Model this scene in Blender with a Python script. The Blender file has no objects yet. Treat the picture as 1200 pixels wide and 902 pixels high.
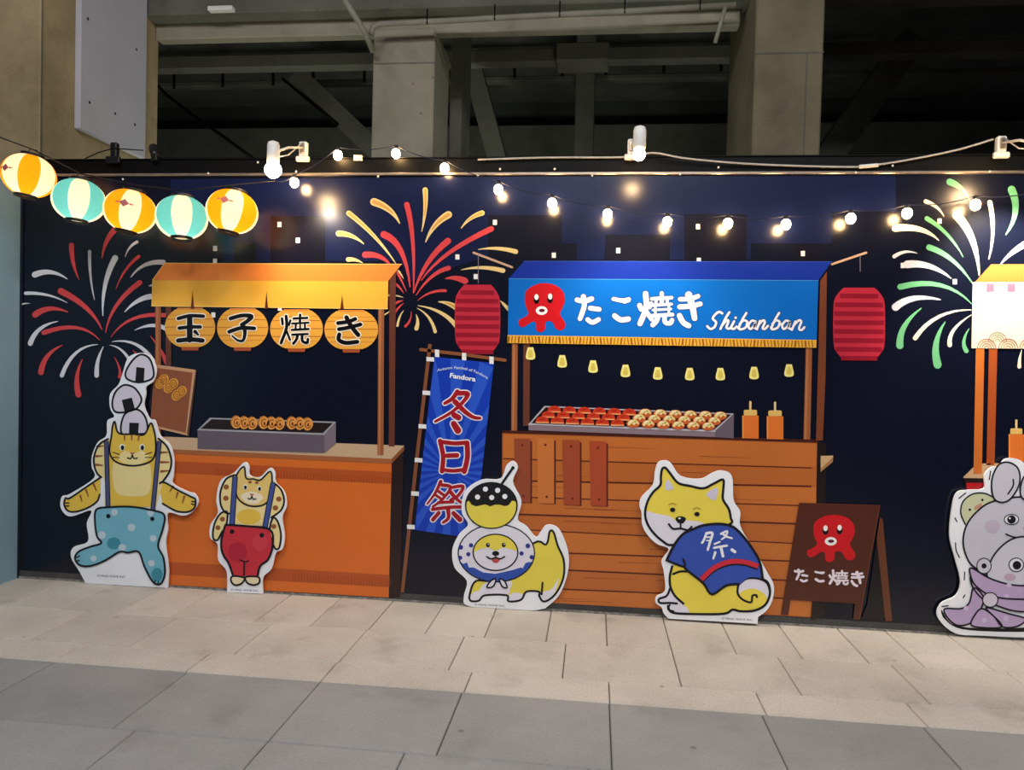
import bpy, bmesh, math, random
from mathutils import Vector, Matrix
import mathutils.geometry as mg

random.seed(7)
SC = bpy.context.scene
COL = SC.collection

# ---------------------------------------------------------------- camera
W_, H_ = 1200.0, 902.0
FPX = 872.0
CAM_H = 1.5
_vy = Vector((97.0, 19.0, -FPX)).normalized()          # world +Y (into the wall) seen from the camera
_vx = Vector((7900.0, -181.0, -FPX)).normalized()
_vx = (_vx - _vy * _vx.dot(_vy)).normalized()
_vz = _vx.cross(_vy)
RM = Matrix((_vx, _vy, _vz))                           # camera -> world
cam_d = bpy.data.cameras.new('camera')
cam = bpy.data.objects.new('camera', cam_d); COL.objects.link(cam)
cam_d.sensor_width = 36.0
cam_d.lens = FPX / W_ * 36.0
cam_d.clip_end = 200
CAM = Vector((0, 0, CAM_H))
cam.matrix_world = Matrix.Translation(CAM) @ RM.to_4x4()
SC.camera = cam

def ray(px, py):
    return RM @ Vector((px - W_ / 2, -(py - H_ / 2), -FPX))
_r = ray(600, 712); D = _r.y * (-CAM_H / _r.z)         # distance of the hoarding
def at(px, py, Y):
    r = ray(px, py); return CAM + r * (Y / r.y)
def atz(px, py, Z=0.0):
    r = ray(px, py); return CAM + r * ((Z - CAM_H) / r.z)

# ---------------------------------------------------------------- light
SC.view_settings.view_transform = 'Standard'
SC.view_settings.look = 'None'
SC.view_settings.gamma = 1.0
SC.view_settings.use_curve_mapping = False
SC.view_settings.exposure = 0.0
wd = bpy.data.worlds.new('night'); SC.world = wd; wd.use_nodes = True
wd.node_tree.nodes['Background'].inputs[0].default_value = (0.55, 0.6, 0.7, 1)
wd.node_tree.nodes['Background'].inputs[1].default_value = 0.06

def area(name, loc, target, size, power, col, sy=None):
    l = bpy.data.lights.new(name, 'AREA'); l.energy = power; l.color = col
    l.size = size
    if sy: l.shape = 'RECTANGLE'; l.size_y = sy
    o = bpy.data.objects.new(name, l); COL.objects.link(o); o.location = loc
    d = Vector(target) - Vector(loc)
    o.rotation_euler = d.to_track_quat('-Z', 'Y').to_euler()
    return o
def spot(name, loc, target, power, col, ang, blend=0.6, r=0.04):
    l = bpy.data.lights.new(name, 'SPOT'); l.energy = power; l.color = col
    l.spot_size = math.radians(ang); l.spot_blend = blend; l.shadow_soft_size = r
    o = bpy.data.objects.new(name, l); COL.objects.link(o); o.location = loc
    d = Vector(target) - Vector(loc)
    o.rotation_euler = d.to_track_quat('-Z', 'Y').to_euler()
    return o
def point(name, loc, power, col, r=0.03):
    l = bpy.data.lights.new(name, 'POINT'); l.energy = power; l.color = col; l.shadow_soft_size = r
    o = bpy.data.objects.new(name, l); COL.objects.link(o); o.location = loc
    return o
# walkway ceiling lamps in front of the wall, behind and above the camera
area('walkway_lamp_light', (-2.4, 0.9, 5.7), (-2.0, 4.0, 0.3), 1.8, 118, (0.97, 0.97, 1.0), 0.5)
area('walkway_lamp_light', (2.6, 0.9, 5.7), (2.0, 4.0, 0.3), 1.8, 118, (0.97, 0.97, 1.0), 0.5)
area('walkway_lamp_light', (0.2, -2.0, 5.7), (0.2, 3.6, 0.2), 2.4, 150, (0.91, 0.96, 1.0), 0.5)
# added fill lights, unseen behind the hoarding, to brighten the concrete under the deck
area('undercroft_fill_light', (-3.2, 6.3, 1.0), (-2.8, 10.5, 4.2), 1.2, 60, (0.88, 0.95, 0.84), 1.0)
area('undercroft_fill_light', (0.8, 6.3, 1.0), (0.8, 10.5, 4.2), 1.2, 45, (0.86, 0.95, 0.86), 1.0)

# ---------------------------------------------------------------- materials
def lin(c):
    out = []
    for v in c[:3]:
        v = v / 255.0
        out.append(v / 12.92 if v <= 0.04045 else ((v + 0.055) / 1.055) ** 2.4)
    return out + [1.0]
MATS = {}
def mat(name, rgb, rough=0.55, var=0.05, scale=6.0, spec=0.35, metal=0.0, bump=0.0, dark=None, kind=None, bscale=None, coords='Object'):
    """plain procedural material: colour broken up slightly by noise"""
    if name in MATS: return MATS[name]
    m = bpy.data.materials.new(name); m.use_nodes = True; MATS[name] = m
    nt = m.node_tree; b = nt.nodes['Principled BSDF']
    b.inputs['Roughness'].default_value = rough
    b.inputs['Metallic'].default_value = metal
    b.inputs['Specular IOR Level'].default_value = spec
    tc = nt.nodes.new('ShaderNodeTexCoord')
    nz = nt.nodes.new('ShaderNodeTexNoise'); nz.inputs['Scale'].default_value = scale; nz.inputs['Detail'].default_value = 5
    nt.links.new(tc.outputs[coords], nz.inputs['Vector'])
    mx = nt.nodes.new('ShaderNodeMix'); mx.data_type = 'RGBA'
    a = lin(rgb)
    if dark is None: bcol = [max(0, v * (1 - var * 2)) for v in a[:3]] + [1]
    else: bcol = lin(dark)
    mr = nt.nodes.new('ShaderNodeMapRange'); mr.inputs['From Min'].default_value = 0.35; mr.inputs['From Max'].default_value = 0.65
    nt.links.new(nz.outputs['Fac'], mr.inputs['Value'])
    nt.links.new(mr.outputs['Result'], mx.inputs[0])
    mx.inputs[6].default_value = a; mx.inputs[7].default_value = bcol
    nt.links.new(mx.outputs[2], b.inputs['Base Color'])
    if bump:
        nb = nt.nodes.new('ShaderNodeTexNoise'); nb.inputs['Scale'].default_value = bscale or scale * 12; nb.inputs['Detail'].default_value = 4
        nt.links.new(tc.outputs[coords], nb.inputs['Vector'])
        bp = nt.nodes.new('ShaderNodeBump'); bp.inputs['Strength'].default_value = bump; bp.inputs['Distance'].default_value = 0.01
        nt.links.new(nb.outputs['Fac'], bp.inputs['Height']); nt.links.new(bp.outputs['Normal'], b.inputs['Normal'])
    return m
def ink(rgb):
    """printed vinyl / paper ink of one colour"""
    return mat('print_%02x%02x%02x' % tuple(int(v) for v in rgb), rgb, rough=0.24, var=0.03, scale=3.0, spec=0.45)
def card(rgb):
    return mat('card_%02x%02x%02x' % tuple(int(v) for v in rgb), rgb, rough=0.5, var=0.03, scale=5.0, spec=0.3)
def emit(name, rgb, s):
    if name in MATS: return MATS[name]
    m = bpy.data.materials.new(name); m.use_nodes = True; MATS[name] = m
    b = m.node_tree.nodes['Principled BSDF']
    b.inputs['Base Color'].default_value = (0.8, 0.8, 0.8, 1)
    b.inputs['Emission Color'].default_value = lin(rgb); b.inputs['Emission Strength'].default_value = s
    return m
def stone(name, rgb, rgb2, speck, rough=0.7, amt=0.5):
    if name in MATS: return MATS[name]
    m = bpy.data.materials.new(name); m.use_nodes = True; MATS[name] = m
    nt = m.node_tree; b = nt.nodes['Principled BSDF']; b.inputs['Roughness'].default_value = rough
    b.inputs['Specular IOR Level'].default_value = 0.3
    g = nt.nodes.new('ShaderNodeNewGeometry'); oi = nt.nodes.new('ShaderNodeObjectInfo')
    n1 = nt.nodes.new('ShaderNodeTexNoise'); n1.inputs['Scale'].default_value = 1.7; n1.inputs['Detail'].default_value = 8; n1.inputs['Roughness'].default_value = 0.65
    n2 = nt.nodes.new('ShaderNodeTexNoise'); n2.inputs['Scale'].default_value = 95; n2.inputs['Detail'].default_value = 3
    n3 = nt.nodes.new('ShaderNodeTexNoise'); n3.inputs['Scale'].default_value = 3.5; n3.inputs['Detail'].default_value = 6
    for n in (n1, n2, n3): nt.links.new(g.outputs['Position'], n.inputs['Vector'])
    mx = nt.nodes.new('ShaderNodeMix'); mx.data_type = 'RGBA'; mx.inputs[6].default_value = lin(rgb); mx.inputs[7].default_value = lin(rgb2)
    r1 = nt.nodes.new('ShaderNodeMapRange'); r1.inputs['From Min'].default_value = 0.35; r1.inputs['From Max'].default_value = 0.68
    nt.links.new(n1.outputs['Fac'], r1.inputs['Value'])
    ad = nt.nodes.new('ShaderNodeMath'); ad.operation = 'MULTIPLY_ADD'; ad.inputs[1].default_value = 0.6; ad.use_clamp = True
    nt.links.new(oi.outputs['Random'], ad.inputs[0])
    sb = nt.nodes.new('ShaderNodeMath'); sb.operation = 'SUBTRACT'; sb.inputs[1].default_value = 0.3
    nt.links.new(r1.outputs['Result'], sb.inputs[0]); nt.links.new(sb.outputs[0], ad.inputs[2])
    nt.links.new(ad.outputs[0], mx.inputs[0])
    m2 = nt.nodes.new('ShaderNodeMix'); m2.data_type = 'RGBA'; m2.blend_type = 'MULTIPLY'; m2.inputs[7].default_value = lin(speck)
    r2 = nt.nodes.new('ShaderNodeMapRange'); r2.inputs['From Min'].default_value = 0.5; r2.inputs['From Max'].default_value = 0.72; r2.inputs['To Max'].default_value = amt
    nt.links.new(n2.outputs['Fac'], r2.inputs['Value']); nt.links.new(r2.outputs['Result'], m2.inputs[0]); nt.links.new(mx.outputs[2], m2.inputs[6])
    m3 = nt.nodes.new('ShaderNodeMix'); m3.data_type = 'RGBA'; m3.blend_type = 'MULTIPLY'; m3.inputs[7].default_value = (0.62, 0.6, 0.58, 1)
    r3 = nt.nodes.new('ShaderNodeMapRange'); r3.inputs['From Min'].default_value = 0.58; r3.inputs['From Max'].default_value = 0.75; r3.inputs['To Max'].default_value = 0.6
    nt.links.new(n3.outputs['Fac'], r3.inputs['Value']); nt.links.new(r3.outputs['Result'], m3.inputs[0]); nt.links.new(m2.outputs[2], m3.inputs[6])
    vo = nt.nodes.new('ShaderNodeTexVoronoi'); vo.inputs['Scale'].default_value = 3.1; nt.links.new(g.outputs['Position'], vo.inputs['Vector'])
    m4 = nt.nodes.new('ShaderNodeMix'); m4.data_type = 'RGBA'; m4.blend_type = 'MULTIPLY'; m4.inputs[7].default_value = (0.45, 0.43, 0.42, 1)
    r4 = nt.nodes.new('ShaderNodeMapRange'); r4.inputs['From Min'].default_value = 0.05; r4.inputs['From Max'].default_value = 0.025; r4.inputs['To Max'].default_value = 0.7
    nt.links.new(vo.outputs['Distance'], r4.inputs['Value']); nt.links.new(r4.outputs['Result'], m4.inputs[0]); nt.links.new(m3.outputs[2], m4.inputs[6])
    nt.links.new(m4.outputs[2], b.inputs['Base Color'])
    bp = nt.nodes.new('ShaderNodeBump'); bp.inputs['Strength'].default_value = 0.25; bp.inputs['Distance'].default_value = 0.004
    nt.links.new(n2.outputs['Fac'], bp.inputs['Height']); nt.links.new(bp.outputs['Normal'], b.inputs['Normal'])
    return m
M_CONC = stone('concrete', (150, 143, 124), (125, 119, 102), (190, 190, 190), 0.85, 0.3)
M_CONC_W = stone('lantern_warmed_concrete', (168, 148, 112), (132, 116, 86), (190, 190, 190), 0.85, 0.3)  # warm light of the lanterns tinted into the pier's concrete colour
M_CONC_O = stone('olive_concrete', (124, 114, 90), (98, 90, 70), (190, 190, 190), 0.85, 0.3)  # darker, more olive tone for the right column
M_CONC_D = stone('dark_concrete', (112, 110, 98), (90, 89, 80), (190, 190, 190), 0.9, 0.3)  # darker concrete for girder, beams, braces and joints
M_PANEL = mat('grey_panel_paint', (180, 177, 183), 0.7, 0.03, 3)
M_BLACKM = mat('black_painted_metal', (7, 7, 7), 0.5, 0.1, 9, spec=0.12)
M_ALU = mat('aluminium_edge', (190, 175, 160), 0.3, 0.1, 20, metal=0.8)
M_WHITEP = mat('white_plastic', (225, 222, 215), 0.4, 0.03, 12)
M_BLACKP = mat('black_plastic', (18, 18, 20), 0.4, 0.05, 12)
M_PIPE = mat('painted_pipe', (135, 130, 115), 0.5, 0.1, 6)
M_NAVY = ink((11, 15, 33))

# ---------------------------------------------------------------- object helpers
def link_mesh(name, verts, faces, mats, fm=None, parent=None, smooth=False):
    me = bpy.data.meshes.new(name); me.from_pydata([tuple(v) for v in verts], [], faces)
    for m in mats: me.materials.append(m)
    if fm:
        for p, i in zip(me.polygons, fm): p.material_index = i
    if smooth:
        for p in me.polygons: p.use_smooth = True
    me.update()
    o = bpy.data.objects.new(name, me); COL.objects.link(o)
    if parent: o.parent = parent
    return o
def from_bm(name, bm, m, parent=None, smooth=False):
    me = bpy.data.meshes.new(name); bm.to_mesh(me); bm.free()
    for x in (m if isinstance(m, (list, tuple)) else [m]): me.materials.append(x)
    if smooth:
        for p in me.polygons: p.use_smooth = True
    o = bpy.data.objects.new(name, me); COL.objects.link(o)
    if parent: o.parent = parent
    return o
def tag(o, label=None, cat=None, group=None, kind=None):
    if label: o['label'] = label
    if cat: o['category'] = cat
    if group: o['group'] = group
    if kind: o['kind'] = kind
    return o
def empty(name, loc, label=None, cat=None, group=None):
    o = bpy.data.objects.new(name, None); COL.objects.link(o); o.location = loc; o.empty_display_size = 0.1
    tag(o, label, cat, group)
    bpy.context.view_layer.update()
    return o
def keep(o, parent):
    """parent without moving (parents here are only ever translated)"""
    o.parent = parent
    if parent.type == 'EMPTY': o.matrix_parent_inverse = Matrix.Translation(-Vector(parent.location))
    return o
def bm_box(bm, lo, hi, bev=0.0, rot=None, piv=None):
    r = bmesh.ops.create_cube(bm, size=1.0)
    vs = r['verts']
    c = (Vector(lo) + Vector(hi)) / 2; s = Vector(hi) - Vector(lo)
    for v in vs: v.co = Vector((v.co.x * s.x, v.co.y * s.y, v.co.z * s.z)) + c
    if bev:
        es = list({e for v in vs for e in v.link_edges})
        g = bmesh.ops.bevel(bm, geom=es, offset=bev, segments=1, affect='EDGES', profile=0.5)
        vs = list({v for f in g['faces'] for v in f.verts} | {v for v in vs if v.is_valid})
    if rot is not None:
        pv = Vector(piv) if piv is not None else c
        for v in vs: v.co = rot @ (v.co - pv) + pv
    return vs
def box(name, lo, hi, m, parent=None, bev=0.0, rot=None):
    bm = bmesh.new(); bm_box(bm, lo, hi, bev, rot)
    o = from_bm(name, bm, m)
    if parent: keep(o, parent)
    return o
def bm_tube(bm, pts, r, seg=10, cap=True, r2=None):
    pts = [Vector(p) for p in pts]
    rings = []; n = len(pts); prev = None
    for i, p in enumerate(pts):
        if i == 0: t = pts[1] - p
        elif i == n - 1: t = p - pts[i - 1]
        else: t = (pts[i + 1] - pts[i - 1])
        t.normalize()
        up = prev if prev is not None else (Vector((0, 0, 1)) if abs(t.z) < 0.9 else Vector((0, 1, 0)))
        a = t.cross(up); a.normalize(); b = a.cross(t); b.normalize(); prev = b
        rr = r if r2 is None else r + (r2 - r) * i / (n - 1)
        if isinstance(r, (list, tuple)): rr = r[i]
        rings.append([bm.verts.new(p + (a * math.cos(2 * math.pi * k / seg) + b * math.sin(2 * math.pi * k / seg)) * rr) for k in range(seg)])
    for i in range(n - 1):
        for k in range(seg):
            bm.faces.new((rings[i][k], rings[i][(k + 1) % seg], rings[i + 1][(k + 1) % seg], rings[i + 1][k]))
    if cap:
        bm.faces.new(rings[0][::-1]); bm.faces.new(rings[-1])
def tube(name, pts, r, m, parent=None, seg=10, r2=None):
    bm = bmesh.new(); bm_tube(bm, pts, r, seg, True, r2)
    bmesh.ops.recalc_face_normals(bm, faces=bm.faces)
    o = from_bm(name, bm, m, smooth=True)
    if parent: keep(o, parent)
    return o
def sphere(name, c, r, m, parent=None, sx=1, sy=1, sz=1, seg=16):
    bm = bmesh.new(); bmesh.ops.create_uvsphere(bm, u_segments=seg, v_segments=seg // 2 + 2, radius=r)
    for v in bm.verts: v.co = Vector((v.co.x * sx, v.co.y * sy, v.co.z * sz)) + Vector(c)
    o = from_bm(name, bm, m, smooth=True)
    if parent: keep(o, parent)
    return o

# ---------------------------------------------------------------- flat print helpers (2-D shapes put on a board's face)
def cr(pts, closed=False, n=6):
    """Catmull-Rom through points"""
    P = [Vector((p[0], p[1])) for p in pts]; N = len(P); out = []
    rng = range(N) if closed else range(N - 1)
    for i in rng:
        if closed: p0, p1, p2, p3 = P[(i - 1) % N], P[i], P[(i + 1) % N], P[(i + 2) % N]
        else: p0, p1, p2, p3 = P[max(i - 1, 0)], P[i], P[i + 1], P[min(i + 2, N - 1)]
        for k in range(n):
            t = k / n
            out.append(0.5 * ((2 * p1) + (p2 - p0) * t + (2 * p0 - 5 * p1 + 4 * p2 - p3) * t * t + (3 * p1 - p0 - 3 * p2 + p3) * t ** 3))
    if not closed: out.append(P[-1])
    return out
def smooth_poly(pts, n=5):
    """closed outline; points with a third entry are sharp corners"""
    idx = [i for i, p in enumerate(pts) if len(p) > 2]
    if not idx: return cr(pts, True, n)
    out = []; N = len(pts)
    for a, s in enumerate(idx):
        e = idx[(a + 1) % len(idx)]
        seg = [pts[s]]; i = s
        while True:
            i = (i + 1) % N; seg.append(pts[i])
            if i == e: break
        out += (cr(seg, False, n)[:-1] if len(seg) > 2 else [Vector(seg[0][:2])])
    return out
class Art:
    """collects flat shapes in photo pixels and puts them on a plane"""
    def __init__(self, fn, base=0): self.v = []; self.f = []; self.fm = []; self.m = []; self.fn = fn; self.k = 0; self.base = base
    def mi(self, m):
        if m not in self.m: self.m.append(m)
        return self.m.index(m)
    def add(self, pts, faces, m, lvl):
        self.k += 1
        l = lvl + self.base + 0.02 * (self.k % 45)
        b = len(self.v)
        for p in pts: self.v.append(self.fn(p[0], p[1], l))
        for f in faces: self.f.append([b + i for i in f]); self.fm.append(self.mi(m))
    def poly(self, pts, m, lvl=1):
        pts = [Vector((p[0], p[1])) for p in pts]
        tri = mg.tessellate_polygon([[Vector((p.x, p.y, 0)) for p in pts]])
        fs = []
        for t in tri:
            a, b, c = (pts[i] for i in t)
            cr_ = (b.x - a.x) * (c.y - a.y) - (b.y - a.y) * (c.x - a.x)
            if abs(cr_) < 1e-9: continue
            fs.append(t if cr_ < 0 else t[::-1])
        self.add(pts, fs, m, lvl); return self
    def blob(self, pts, m, lvl=1, n=5): return self.poly(smooth_poly(pts, n), m, lvl)
    def ell(self, cx, cy, rx, ry, m, lvl=1, rot=0, n=20):
        c, s = math.cos(math.radians(rot)), math.sin(math.radians(rot))
        pts = []
        for k in range(n):
            a = 2 * math.pi * k / n; x, y = rx * math.cos(a), ry * math.sin(a)
            pts.append((cx + x * c - y * s, cy + x * s + y * c))
        return self.poly(pts, m, lvl)
    def ring(self, cx, cy, rx, ry, w, m, lvl=1, a0=0, a1=360, n=18):
        return self.line([(cx + rx * math.cos(math.radians(a0 + (a1 - a0) * k / n)), cy + ry * math.sin(math.radians(a0 + (a1 - a0) * k / n))) for k in range(n + 1)], w, m, lvl, raw=True)
    def line(self, pts, w, m, lvl=2, w2=None, raw=False, closed=False, cap=True, wm=None):
        P = [Vector((p[0], p[1])) for p in pts] if (raw or len(pts) < 3) else cr(pts, closed, 5)
        if closed: P.append(P[0])
        if m.name == 'card_16161e' and w < 3 and not raw: w *= 1.4; w2 = w2 and w2 * 1.4
        n = len(P); w2 = w if w2 is None else w2
        V = []; F = []
        def wd(t):
            if wm is not None: return (w * (1 - t) ** 2 + 2 * wm * t * (1 - t) + w2 * t * t) / 2
            return (w + (w2 - w) * t) / 2
        for i, p in enumerate(P):
            if closed and i in (0, n - 1): t = P[1] - P[n - 2]
            elif i == 0: t = P[1] - p
            elif i == n - 1: t = p - P[i - 1]
            else: t = P[i + 1] - P[i - 1]
            if t.length < 1e-6: t = Vector((1, 0))
            t.normalize(); nn = Vector((-t.y, t.x)) * wd(i / (n - 1))
            V += [p + nn, p - nn]
        for i in range(n - 1): F.append((2 * i, 2 * i + 1, 2 * i + 3, 2 * i + 2))
        if cap and not closed:
            for i, sg in ((0, -1), (n - 1, 1)):
                t = (P[1] - P[0]) if i == 0 else (P[-1] - P[-2]); t.normalize(); t = t * sg
                r = wd(i / (n - 1)); nn = Vector((-t.y, t.x)); b = len(V)
                for k in range(7):
                    a = math.pi * k / 6
                    V.append(P[i] + nn * (math.cos(a) * r) + t * (math.sin(a) * r))
                F.append(tuple(range(b, b + 7)))
        F2 = []
        for f in F:                                     # keep every face turned to the viewer
            s = sum(V[f[i]].x * V[f[(i + 1) % len(f)]].y - V[f[(i + 1) % len(f)]].x * V[f[i]].y for i in range(len(f)))
            F2.append(f if s < 0 else tuple(reversed(f)))
        self.add(V, F2, m, lvl); return self
    def strokes(self, lst, T, m, lvl=2, grow=0.0, k=1.0):
        """lst of (points, w[, w2]); T maps local to pixels"""
        for s in lst:
            w = s[1] * k; w2 = (s[2] if len(s) > 2 else s[1]) * k
            self.line([T(*p) for p in s[0]], w + grow, m, lvl, w2 + grow)
        return self
    def text(self, body, cx, cy, h, m, lvl=2, rot=0.0, bold=0.0, width=None, shear=0.0, arc=None):
        c = bpy.data.curves.new('t', 'FONT'); c.body = body; c.align_x = 'CENTER'; c.align_y = 'CENTER'
        c.size = 1.0; c.offset = bold; c.shear = shear; c.resolution_u = 3
        o = bpy.data.objects.new('t', c); COL.objects.link(o)
        dg = bpy.context.evaluated_depsgraph_get()
        me = bpy.data.meshes.new_from_object(o.evaluated_get(dg))
        vs = [v.co.copy() for v in me.vertices]; fs = [tuple(p.vertices) for p in me.polygons]
        bpy.data.objects.remove(o); bpy.data.curves.remove(c); bpy.data.meshes.remove(me)
        if not vs: return self
        x0, x1 = min(v.x for v in vs), max(v.x for v in vs); s = h / 0.73
        sx = s if width is None else width / (x1 - x0); xm = (x0 + x1) / 2
        ca, sa = math.cos(math.radians(rot)), math.sin(math.radians(rot)); P = []
        for v in vs:
            x, y = (v.x - xm) * sx, -v.y * s
            if arc: y += arc * (x / (width / 2)) ** 2
            P.append(Vector((cx + x * ca - y * sa, cy + x * sa + y * ca)))
        F2 = []
        for f in fs:
            sg = sum(P[f[i]].x * P[f[(i + 1) % len(f)]].y - P[f[(i + 1) % len(f)]].x * P[f[i]].y for i in range(len(f)))
            F2.append(f if sg < 0 else tuple(reversed(f)))
        self.add(P, F2, m, lvl); return self
    def build(self, name, parent=None, label=None):
        o = link_mesh(name, self.v, self.f, self.m, self.fm)
        if parent: keep(o, parent)
        if label: o['label'] = label
        return o
LV = 0.0006
def on_wall(px, py, lvl=0): return at(px, py, D - 0.004 - lvl * LV)
def sub(ox, oy, s): return lambda x, y: (ox + x / s, oy + y / s)
# ================================================================ STRUCTURE
zt = lambda px, py, Y=D: at(px, py, Y).z
XL = at(25, 450, D).x; XR = at(1290, 450, D).x + 0.6
Z_BOT = zt(700, 712) ; Z_TOP = zt(697, 204.5); Z_RAIL = zt(697, 185)
# floor base and slabs
fl = box('floor', (XL - 0.35, -2.6, -0.12), (XR, 16, -0.012), mat('joint_sand', (84, 80, 74), 0.95, 0.2, 20)); tag(fl, kind='structure', label='paved walkway of light granite slabs with dark joints')
M_SL = stone('warm_granite', (196, 189, 179), (176, 169, 160), (150, 146, 142), 0.62, 0.35)
M_SD = stone('grey_granite', (150, 150, 149), (134, 134, 133), (155, 153, 151), 0.62, 0.25)
def Yat(px, py): return atz(px, py).y
rows = [D + 0.05, Yat(600, 749), Yat(600, 790), Yat(600, 815), Yat(600, 892.5)]
def Xs(lst, y):
    return [atz(px, py).x for px, py in lst]
joints = [
    Xs([(215, 714), (300, 727), (362.6, 733.5), (433, 736), (498, 742), (568, 745), (640, 750), (711.5, 756), (787, 761), (863, 765), (940, 770), (1016.5, 774), (1080, 778)], 0),
    Xs([(150, 758), (273, 767), (396.5, 776), (525.5, 784), (659, 793), (798, 801), (937.6, 811), (1088, 822)], 0),
    Xs([(60, 775), (218, 786), (375, 798.6), (543, 812), (714.5, 822.5), (898, 836), (1085, 848)], 0),
    Xs([(-60, 843), (129, 855), (312.5, 870), (513, 880), (717, 897), (926, 906)], 0),
    Xs([(110, 894), (300, 884), (468, 894), (690, 915), (905, 930)], 0)]
def fill_row(j, step):
    j = sorted(j); 
    while j[0] > XL - 0.2: j.insert(0, j[0] - step)
    while j[-1] < XR: j.append(j[-1] + step)
    return j
ybands = rows[:]
y = rows[-1]
while y > -2.5:
    y -= 0.62; ybands.append(y)
for i in range(len(ybands) - 1):
    y1, y0 = ybands[i], ybands[i + 1]
    js = joints[i] if i < len(joints) else [k * 0.66 + 0.21 * (i % 3) for k in range(-2, 5)]
    js = sorted(js); st = (js[-1] - js[0]) / (len(js) - 1)
    js = fill_row(js, st)
    for a, b in zip(js[:-1], js[1:]):
        x0, x1 = max(a, XL - 0.35), min(b, XR)
        if x1 - x0 < 0.03: continue
        g = 0.0022; dz = random.uniform(-0.0008, 0.0008)
        bm = bmesh.new(); x0 += g; x1 -= g; ya, yb = y0 + g, y1 - g; c = 0.004
        zz = dz
        v = [bm.verts.new(p) for p in ((x0, ya, -0.02), (x1, ya, -0.02), (x1, yb, -0.02), (x0, yb, -0.02),
             (x0, ya, zz - c), (x1, ya, zz - c), (x1, yb, zz - c), (x0, yb, zz - c),
             (x0 + c, ya + c, zz), (x1 - c, ya + c, zz), (x1 - c, yb - c, zz), (x0 + c, yb - c, zz))]
        for f in ((8, 9, 10, 11),): bm.faces.new([v[q] for q in f])
        for q in range(4):
            r = (q + 1) % 4
            bm.faces.new((v[q], v[r], v[4 + r], v[4 + q])); bm.faces.new((v[4 + q], v[4 + r], v[8 + r], v[8 + q]))
        o = from_bm('paving_slab', bm, M_SL if i < 3 else M_SD); keep(o, fl)

# hoarding behind the banner
hd = box('wall_back', (XL - 0.05, D + 0.004, 0.0), (XR, D + 0.09, Z_RAIL - 0.008), mat('hoarding_board', (40, 38, 38), 0.8, 0.1, 6)); tag(hd, kind='structure', label='dark hoarding wall that carries the printed banner')
rl = box('top_rail', (XL - 0.05, D - 0.012, Z_TOP + 0.012), (XR, D + 0.004, Z_RAIL), M_BLACKM, hd, 0.003)
ed = box('edge_strip', (XL, D - 0.02, Z_TOP - 0.004), (XR, D - 0.002, Z_TOP + 0.012), M_ALU, hd, 0.003)
tp = box('top_flange', (XL - 0.05, D - 0.02, Z_RAIL), (XR, D + 0.11, Z_RAIL + 0.006), M_BLACKM, hd)
for px, py in ((144, 210), (244, 203), (443, 207), (560, 206), (586, 198), (694, 205.5), (797, 204), (842, 196), (650, 198), (1003, 202), (1036, 192), (1160, 201), (1046, 194), (347, 201), (302, 190)):
    p = at(px, py, D - 0.02); sphere('rivet', p, 0.007, M_WHITEP, hd, sy=0.6, seg=8)
kb = box('baseboard_back', (XL, D - 0.005, 0.0), (XR, D + 0.004, 0.05), stone('kerb_concrete', (88, 86, 84), (62, 60, 60), (150, 150, 150), 0.9), None); tag(kb, kind='structure', label='low dark concrete kerb under the banner')
box('threshold_plate', (XL, D - 0.012, 0.0), (XR, D - 0.006, 0.012), mat('worn_steel', (150, 146, 140), 0.6, 0.3, 30), kb)
# left return panel
wl = box('wall_left', (XL - 0.06, 1.2, 0.0), (XL - 0.002, D + 0.004, Z_RAIL - 0.12), mat('pale_blue_panel', (138, 174, 190), 0.5, 0.06, 1.5)); tag(wl, kind='structure', label='pale blue return panel at the left end of the banner')
box('corner_strip', (XL - 0.002, D - 0.02, 0.0), (XL + 0.004, D - 0.0, Z_RAIL - 0.12), mat('dark_corner_trim', (30, 40, 52), 0.5), wl)

# ---- concrete structure of the elevated deck behind
def slab_obj(name, lo, hi, m=M_CONC, bev=0.01, label=None):
    o = box(name, lo, hi, m, None, bev); tag(o, kind='structure', label=label); return o
# left pier
YP = D + 0.45
xp = at(47, 100, YP).x; yb = YP * (47 - 697) / (193 - 697.0)
pier = slab_obj('pillar_left', (xp - 1.6, YP, 0), (xp, yb, 6.2), M_CONC_W, 0.01, 'wide concrete pier behind the lanterns')
pa = at(91, 100, 5.0)
yn = YP * (47 - 697) / (90 - 697.0); yf = YP * (47 - 697) / (172 - 697.0)
zb = CAM_H + (432 - 148) / FPX * yn
sp = box('grey_sign_panel', (xp, yn, zb), (xp + 0.05, yf, 6.2), M_PANEL, None, 0.004)
tag(sp, 'plain grey panel bolted to the side of the concrete pier', 'panel')
for px, py in ((103, 22), (160, 58), (105, 120), (135, 133), (158, 146)):
    r = ray(px, py); t = (xp + 0.05) / r.x; p = CAM + r * t
    sphere('fixing_bolt', p, 0.012, M_BLACKP, sp, sx=0.4, seg=8)
bmv = bmesh.new(); bm_box(bmv, (xp - 0.0, yn - 0.35, 2.9), (xp + 0.004, yn - 0.338, 6.0)); keep(from_bm('wall_seam', bmv, M_CONC_D), pier)
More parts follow.
